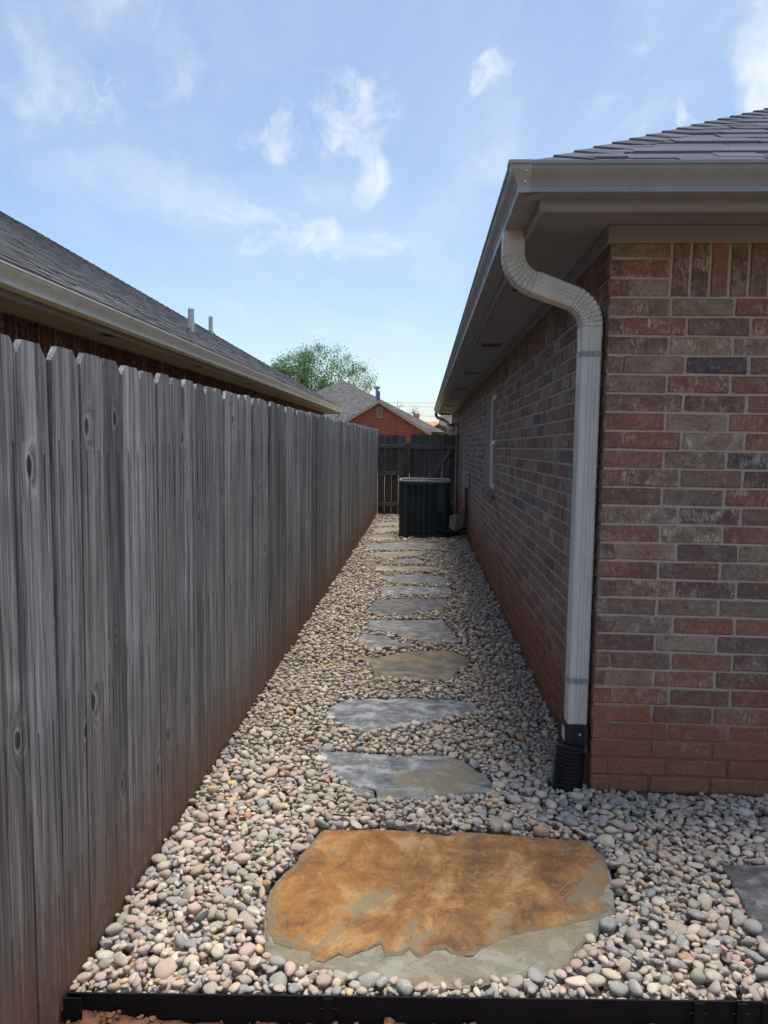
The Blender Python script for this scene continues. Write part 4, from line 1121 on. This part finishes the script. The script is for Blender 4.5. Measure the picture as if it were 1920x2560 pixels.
pad = MB().cbox(-.42, .72, 12.50, 13.52, -.06, -.012, .006).build('concrete_pad', MAT['concrete']); tag(pad, 'low concrete pad under the air conditioner', 'pad')
rl = empty('refrigerant_lines', (.30, 12.56, .15)); tag(rl, 'black insulated pipes running from the air conditioner to the wall', 'pipes')
MB().tube([(0,0,.02), (.02,-.06,.0), (.14,-.07,-.03), (.30,.0,-.04), (.40,.18,-.02), (.47,.2,.0)], .024, 10).build('insulated_pipe', MAT['copper'], rl, True)
MB().tube([(.06,0,-.02), (.10,-.04,-.06), (.24,-.02,-.085), (.40,.12,-.075), (.47,.16,-.07)], .017, 10).build('insulated_pipe', MAT['copper'], rl, True)
# disconnect box with whip
db = empty('disconnect_box', (.787, 12.6, .97)); tag(db, 'grey electrical disconnect box on the brick wall by the air conditioner', 'electrical box')
MB().cbox(-.085, -.008, -.075, .075, -.12, .11, .006).build('body', MAT['grey_box'], db)
m = MB(); V, Fs = cbox(-.10, -.002, -.082, .082, .1105, .124, .004); m.add([(x, y, z+(x+.05)*.25) for x, y, z in V], Fs); m.build('lid', MAT['grey_box'], db)
MB().cbox(-.097, -.0855, -.07, .07, -.10, .09, .003).build('cover', MAT['grey_box'], db)
MB().tube([(-.045, -.03, -.12), (-.045, -.03, -.60), (-.05, -.03, -.70), (-.09, -.05, -.80), (-.17, -.07, -.855), (-.27, -.05, -.84), (-.36, -.02, -.76)], .015, 10).build('conduit', MAT['copper'], db, True)
# pale board left leaning against the wall beyond the unit
lb = MB(); lb.cbox(-.075, .075, -.01, .01, 0, .30, .003)
lbo = lb.build('offcut_board', MAT['trim'], None, False, (.69, 13.75, -.01)); lbo.rotation_euler = (.05, .12, -.5); tag(lbo, 'pale board offcut leaning by the wall behind the air conditioner', 'board')
# wall lamp by the gate
wl = empty('wall_lamp', (.787, 16.75, 1.93)); tag(wl, 'outdoor wall lamp with frosted shade near the gate', 'wall lamp')
MB().cbox(-.025, -.002, -.06, .06, -.09, .11).build('plate', MAT['boot'], wl)
MB().tube([(-.025,0,.03), (-.07,0,.085), (-.13,0,.09), (-.16,0,.06)], .012, 8).build('arm', MAT['boot'], wl, True)
MB().tube([(-.16,0,.07), (-.16,0,.055), (-.16,0,.03)], [.02, .075, .085], 20).build('cap', MAT['boot'], wl)
MB().tube([(-.16,0,.03), (-.16,0,-.03), (-.16,0,-.09), (-.16,0,-.12)], [.082, .086, .07, .03], 20).build('shade', MAT['lamp_glass'], wl, True)

# ------------------------------------------------------------------ neighbour's house behind the fence
nb = empty('neighbour_house', (0, 0, 0)); tag(nb, 'dark red brick house with long grey roof behind the fence', 'house')
NXF, NZ, NYE, NSL = -2.36-.127, 2.55, 22.45, .57
GQ = [(a, b*1.12) for a, b in GP]
m = MB(); m.sweep(GQ, [((NXF, NYE-.02, NZ), (1,0,0), (0,0,1)), ((NXF, -3, NZ), (1,0,0), (0,0,1))]); m.build('gutter', MAT['gutter_n'], nb)
MB().cbox(NXF-.022, NXF-.0, -3, NYE-.02, 2.395, 2.54).build('fascia', MAT['soffit_n'], nb)
MB().box(-2.95, NXF-.022, -3, NYE-.04, 2.425, 2.44).build('soffit', MAT['soffit_n'], nb)
MB().cbox(-9, NXF, NYE-.03, NYE-.008, 2.395, 2.55).build('fascia', MAT['soffit_n'], nb)
nwall = MB().box(-2.97, -2.866, -3, NYE-.5, -.3, 2.425).build('wall', MAT['mortar'], nb)
MB().box(-9, -2.975, NYE-.6, NYE-.5, -.3, 2.425).build('wall', MAT['mortar'], nb)
nbk = []
for k in range(14, 27):
    z = Z0+COURSE*k+.035; u = -3+(k % 2)*.13
    while u < NYE-.75: nbk.append((u+.128, z, .256, .0702, 's')); u += MODULE
u = -3
while u < NYE-.6: nbk.append((u+.035, Z0+COURSE*27+.10, .0702, .21, 'v')); u += .0812
merge_bricks('bricks', nbk, (-2.86, 0, 0), (0, 1, 0), (1, 0, 0), MAT['brick_n'], nwall)
for (x, z0) in ((-2.852, 0),):
    for yv in (5.7, 6.6):
        MB().cbox(x, x+.012, yv, yv+.07, 1.4, 2.42).build('trim_board', MAT['brick_n'] if False else MAT['trim'], nb) if False else None
# roof with hip at the far end; shingle courses as real steps
nhalf = 9.0; ez = NZ+.02; exn = NXF+.075
hipP = lambda s: (exn-s, NYE+.03-s, ez+NSL*s)
nr = MB(); a, b, c, d = (exn, -6, ez), (exn, NYE+.03, ez), hipP(nhalf), (exn-nhalf, -6, ez+NSL*nhalf)
e, f_ = (exn-2*nhalf, NYE+.03, ez), (exn-2*nhalf, -6, ez)
nr.add([a, b, c, d, e, f_], [(0,1,2,3), (1,4,2), (4,5,3,2), (0,3,5), (5,4,1,0)]); nroof = nr.build('roof', MAT['roof_far'], nb)
Vs, Fs, Rn, n0 = [], [], [], 0
EXPN = .128; can = 1/math.sqrt(1+NSL*NSL); k = 0
while True:
    s0 = k*EXPN*can
    if s0 > 6.3: break
    yend = NYE+.03-s0; y = -5.5+random.uniform(0, .3)
    while y < yend:
        wdt = random.uniform(.15, .36); y1 = min(y+wdt, yend)
        if y1 > 1.5 and y1-y > .02:
            th = random.choice((.007, .011, .016)); V = []
            for lift in (0, th):
                for (yy, sv) in ((y, -.005), (y1, -.005), (y1, EXPN*1.1*can), (y, EXPN*1.1*can)):
                    V.append((exn-s0-sv, yy, ez+NSL*(s0+sv)+lift+(.006 if sv < 0 else .0005)))
            Vs.append(np.array(V)); Fs.append(np.array([(3,2,1,0),(4,5,6,7),(0,1,5,4),(1,2,6,5),(2,3,7,6),(3,0,4,7)])+n0); Rn.append(np.full(8, random.random())); n0 += 8
        y = y1
    k += 1
me = np_mesh('shingles', np.concatenate(Vs), np.concatenate(Fs), {'rnd': np.concatenate(Rn)}, False); so_ = obj('shingles', me, MAT['shingle_s'], nroof); tag(so_, kind='stuff')
m = MB(); hd = Vector((-1, -1, NSL)).normalized()
for i in range(62):
    bq = Vector(hipP(0))+hd*(i*.15); V = []
    for base, lift in ((bq, .03), (bq+hd*.18, .014)):
        for (u_, v_) in ((0, -.14), (0, 0), (-.14, 0)):
            p = base+Vector((u_, v_, -.01 if (u_ or v_) else 0)); p.z += lift; V.append(tuple(p))
    m.add(V, [(0,1,4,3), (1,2,5,4)])
hc = m.build('hip_shingles', MAT['shingle_s'], nroof); tag(hc, kind='stuff')
for (x, y, h) in ((-3.098, 10.104, .335), (-4.567, 16.284, .40)):
    z = ez+NSL*(exn-x)
    v = empty('vent_pipe', (x, y, z), nroof)
    MB().tube([(0,0,-.05), (0,0,h)], .042 if y < 12 else .045, 14).build('pipe', MAT['pvc'], v, False)
    MB().tube([(0,0,-.06), (0,0,.03), (0,0,.085)], [.15, .10, .05], 14).build('boot', MAT['boot'], v)
for yv in (6.26, 8.83, 11.4, 13.97, 16.5, 19.1):
    v = empty('soffit_vent', (-2.62, yv, 2.425), nb)
    m = MB(); m.cbox(-.06, -.047, -.12, .12, -.008, -.0005, .002); m.cbox(.047, .06, -.12, .12, -.008, -.0005, .002); m.cbox(-.047, .047, -.12, -.107, -.008, -.0005, .002); m.cbox(-.047, .047, .107, .12, -.008, -.0005, .002); m.build('frame', MAT['soffit_n'], v)
    MB().box(-.047, .047, -.107, .107, -.004, -.0006).build('louver', MAT['dark'], v)
m = MB(); m.tube([(NXF+.05, NYE-.08, NZ-.08), (NXF+.05, NYE-.08, NZ-.2), (NXF+.0, NYE-.15, NZ-.28), (NXF-.25, NYE-.4, NZ-.4), (NXF-.30, NYE-.44, NZ-.5), (NXF-.30, NYE-.44, 0)], .045, 10); m.build('downspout', MAT['gutter_n'], nb, True)

# ------------------------------------------------------------------ houses farther off
gh = empty('gable_house', (-2.65, 46, 0)); tag(gh, 'red brick gable house with grey hip roof beyond the gate', 'house')
ap, ev = 4.10, 2.13; hw = (ap-ev)/.61
m = MB(); m.add([(-hw, 0, -.5), (hw, 0, -.5), (hw, 0, ev), (0, 0, ap), (-hw, 0, ev), (-hw, 7, -.5), (hw, 7, -.5), (hw, 7, ev), (0, 7, ap), (-hw, 7, ev)], [(0,1,2,3,4), (6,5,9,8,7), (1,6,7,2), (5,0,4,9)]); m.build('wall', MAT['brick_far'], gh)
def slab_roof(mb, p0, p1, p2, p3, th):
    n = (Vector(p1)-Vector(p0)).cross(Vector(p3)-Vector(p0)).normalized()*th
    V = [Vector(p) for p in (p0, p1, p2, p3)]; V += [v+n for v in V]
    mb.add(V, [(3,2,1,0), (4,5,6,7), (0,1,5,4), (1,2,6,5), (2,3,7,6), (3,0,4,7)])
oh = .35
m = MB(); slab_roof(m, (0, -.3, ap+.02), (-hw-oh, -.3, ev+.02-oh*.61), (-hw-oh, 7, ev+.02-oh*.61), (0, 7, ap+.02), .12); slab_roof(m, (hw+oh, -.3, ev+.02-oh*.61), (0, -.3, ap+.02), (0, 7, ap+.02), (hw+oh, 7, ev+.02-oh*.61), .12); m.build('roof', MAT['roof_far'], gh)
m = MB()
for sx in (-1, 1):
    V = [(0, -.34, ap-.16), (sx*(hw+oh), -.34, ev-.16-oh*.61), (sx*(hw+oh), -.34, ev+.04-oh*.61), (0, -.34, ap+.04)]
    V += [(x, -.30, z) for x, y_, z in V]; m.add(V, [(0,1,2,3), (7,6,5,4), (0,4,5,1), (3,2,6,7), (1,5,6,2)])
m.build('rake_board', MAT['trim'], gh)
gv = empty('gable_vent', (.04, -.0, 3.41), gh)
m = MB(); m.box(-.17, -.12, -.05, -.003, -.33, .33); m.box(.12, .17, -.05, -.003, -.33, .33); m.box(-.12, .12, -.05, -.003, .28, .33); m.box(-.12, .12, -.05, -.003, -.33, -.28); m.build('frame', MAT['trim'], gv)
m = MB()
for i in range(7): m.box(-.12, .12, -.035, -.004, -.26+i*.078, -.22+i*.078)
m.build('louver', MAT['soffit_n'], gv)
MB().box(hw-.45, hw+.02, -.28, -.005, ev-.9, ev-.12).build('cornice_return', MAT['trim'], gh)
# main hip roof behind the gable
pk = (-3.1, 9.2, 6.02); el = 2.3; hh = (pk[2]-el)/.52
m = MB(); m.add([(pk[0]-hh, pk[1]-hh, el), (pk[0]+hh, pk[1]-hh, el), (pk[0]+hh, pk[1]+hh+3, el), (pk[0]-hh, pk[1]+hh+3, el), pk, (pk[0], pk[1]+3, pk[2])], [(0,1,4), (1,2,5,4), (2,3,5), (3,0,4,5), (3,2,1,0)]); m.build('roof', MAT['roof_far'], gh)
MB().box(pk[0]-hh+.5, pk[0]+hh-.5, pk[1]-hh+.6, pk[1]+hh+2.4, -.5, el).build('wall', MAT['brick_far'], gh)
v = empty('flue', (-.2, 1.0, 3.6), gh); MB().tube([(0,0,0), (0,0,1.25)], .09, 10).build('pipe', MAT['grey_box'], v); MB().tube([(0,0,1.25), (0,0,1.29), (0,0,1.42)], [.1, .19, .19], 12).build('cap', MAT['grey_box'], v)
MB().tube([(-.07, .8, 3.6), (-.07, .8, 4.72)], .075, 10).build('flue', MAT['blue'], gh)

bh = empty('brown_house', (1.55, 75, 0)); tag(bh, 'small brown brick house with grey gable roof behind the gate', 'house')
m = MB(); m.add([(-2.6,0,-.5),(4,0,-.5),(4,0,2.6),(0,0,3.45),(-1.6,0,2.6),(-2.6,0,2.2),(-2.6,8,-.5),(4,8,-.5)], [(0,1,2,3,4,5), (0,5,6), (1,7,2)]); m.build('wall', MAT['brick_far2'], bh)
m = MB(); slab_roof(m, (0,-.3,3.5), (-2.8,-.3,2.1), (-2.8,7,2.1), (0,7,3.5), .12); slab_roof(m, (3.4,-.3,1.8), (0,-.3,3.5), (0,7,3.5), (3.4,7,1.8), .12); slab_roof(m, (6, 2, 2.4), (-.3, 2, 2.4), (.6, 8, 5.4), (6, 8, 5.4), .1); m.build('roof', MAT['roof_far'], bh)
MB().box(.05, .35, -.05, -.005, 2.7, 3.05).build('gable_vent', MAT['soffit_n'], bh)
og = empty('orange_roof_house', (.9, 92, 0)); tag(og, 'distant house with sunlit orange roof beyond the gable house', 'house')
MB().box(-3.0, 3.5, 0, 8, -.5, 3.4).build('wall', MAT['brick_far2'], og)
m = MB(); m.add([(-3.4,-.4,3.4),(3.9,-.4,3.4),(3.2,5,4.35),(-1.2,5,4.35),(-3.4,8,3.4),(3.9,8,3.4)], [(0,1,2,3),(1,5,2),(0,3,4),(4,3,2,5),(4,5,1,0)]); m.build('roof', MAT['orange'], og)
m = MB(); m.cbox(-1.75, -1.35, 3, 3.4, 3.6, 5.1); m.cbox(-1.85, -1.25, 2.9, 3.5, 5.1, 5.25); m.build('chimney', MAT['orange'], og)

# ------------------------------------------------------------------ trees
def tree(name, loc, crown_r, crown_c, label, leaves=True, seed=1, trunk_r=.22, n_lim=9):
    rs = random.Random(seed); root = empty(name, loc); tag(root, label, 'tree'); m = MB(); tips = []
    def grow(p, d, L, r, depth):
        n = 4; pts = [p]; q = p.copy(); dd = d.copy(); sub = []
        for i in range(n):
            dd = (dd+Vector((rs.gauss(0,.16), rs.gauss(0,.16), rs.gauss(.06,.10)))).normalized(); q = q+dd*L/n; pts.append(q.copy()); sub.append((q.copy(), dd.copy()))
        m.tube(pts, [r*(1-.14*i) for i in range(n+1)], 6 if depth else 8, False)
        if depth >= 4 or r < .012: tips.append((pts[-1], pts[-2])); return
        kids = rs.choice((2, 3, 3)) if depth else n_lim
        for k in range(kids):
            b, bd = sub[rs.randrange(1, n)] if depth else (sub[rs.randrange(0, n)])
            ax = Vector((rs.gauss(0,1), rs.gauss(0,1), rs.gauss(0,.5))).normalized(); sp_ = rs.uniform(.45, .95)
            nd = (bd*(1-sp_*.5)+ax*sp_*.75+Vector((0,0,.14))).normalized()
            grow(b, nd, L*rs.uniform(.58, .82), r*rs.uniform(.42, .58), depth+1)
        tips.append((pts[-1], pts[-2]))
    grow(Vector((0,0,-.3)), Vector((0,0,1)), crown_c*.62, trunk_r, 0)
    # fit the branch tips into the crown ellipsoid
    def fit(p):
        q = (Vector(p)-Vector((0,0,crown_c))); f = Vector((q.x/crown_r[0], q.y/crown_r[1], q.z/crown_r[2])).length
        return Vector((0,0,crown_c))+q*(1 if f < .92 else .92/f*(1+.12*(f-1)/(f)))
    m.v = [tuple(fit(v)) if v[2] > crown_c*.5 else v for v in m.v]; m.build('trunk', MAT['bark'], root, True)
    if leaves:
        V, Fc, R, n0 = [], [], [], 0
        cl = [fit(a) for a, b in tips]
        extra = []
        for _ in range(300):
            th, ph = rs.uniform(0, 6.283), math.acos(rs.uniform(-.75, 1)); rr = rs.uniform(.62, 1.03)*(1+.14*noise.noise(Vector((math.cos(th)*1.6, math.sin(th)*1.6, ph*1.3+seed))))
            extra.append(Vector((crown_r[0]*rr*math.sin(ph)*math.cos(th), crown_r[1]*rr*math.sin(ph)*math.sin(th), crown_c+crown_r[2]*rr*math.cos(ph))))
        cl = cl+extra; 
        for c in cl:
            tone = rs.random()
            for _ in range(rs.randrange(26, 58)):
                sg = rs.choice((.18, .26, .36)); p = c+Vector((rs.gauss(0, sg), rs.gauss(0, sg), rs.gauss(0, sg*.8)))
                s = rs.uniform(.05, .10); a = Vector((rs.gauss(0,1), rs.gauss(0,1), rs.gauss(0,1))).normalized(); b = a.cross(Vector((rs.gauss(0,1), rs.gauss(0,1), rs.gauss(0,1)))).normalized()
                V += [tuple(p-a*s), tuple(p+b*s*.45), tuple(p+a*s), tuple(p-b*s*.45)]; Fc.append((n0, n0+1, n0+2, n0+3)); R += [min(1, max(0, .6*tone+.4*rs.random()))]*4; n0 += 4
        o = obj('crown', np_mesh('crown', V, Fc, {'rnd': R}, False), MAT['leaf'], root)
    return root
tree('leafy_tree', (-8.15, 60, 0), (4.1, 3.6, 2.75), 6.25, 'bright green leafy tree behind the roofs', True, 5, .3, 11)
tree('bare_tree', (-2.1, 82, 0), (1.9, 1.5, 2.4), 4.6, 'bare leafless tree beyond the red brick gable', False, 8, .26, 12)

# ------------------------------------------------------------------ power lines between two poles
for (px, hid, wh) in ((-32, 'far wooden utility pole hidden behind the roofs', 1), (26, 'far wooden utility pole behind the brick house', 1)):
    p = empty('utility_pole', (px, 86, 0)); tag(p, hid, 'pole', 'utility poles')
    MB().tube([(0,0,-.3), (0,0,6.9)], [.16, .11], 10).build('shaft', MAT['bark'], p)
    MB().cbox(-.06, .06, -.7, .7, 6.2, 6.35).build('crossarm', MAT['bark'], p)
for k, (z, yo, nm) in enumerate(((6.42, -.6, 'uppermost overhead power line against the sky'), (6.05, .6, 'middle overhead power line against the sky'), (5.0, .12, 'lowest overhead power line against the sky'))):
    pts = [(-32+58*i/24, 86+yo, z-.35+1.5*.35*((i-12)/12)**2*.6) for i in range(25)]
    o = MB().tube(pts, .014, 5).build('power_line', MAT['boot']); tag(o, nm, 'power line', 'overhead power lines')
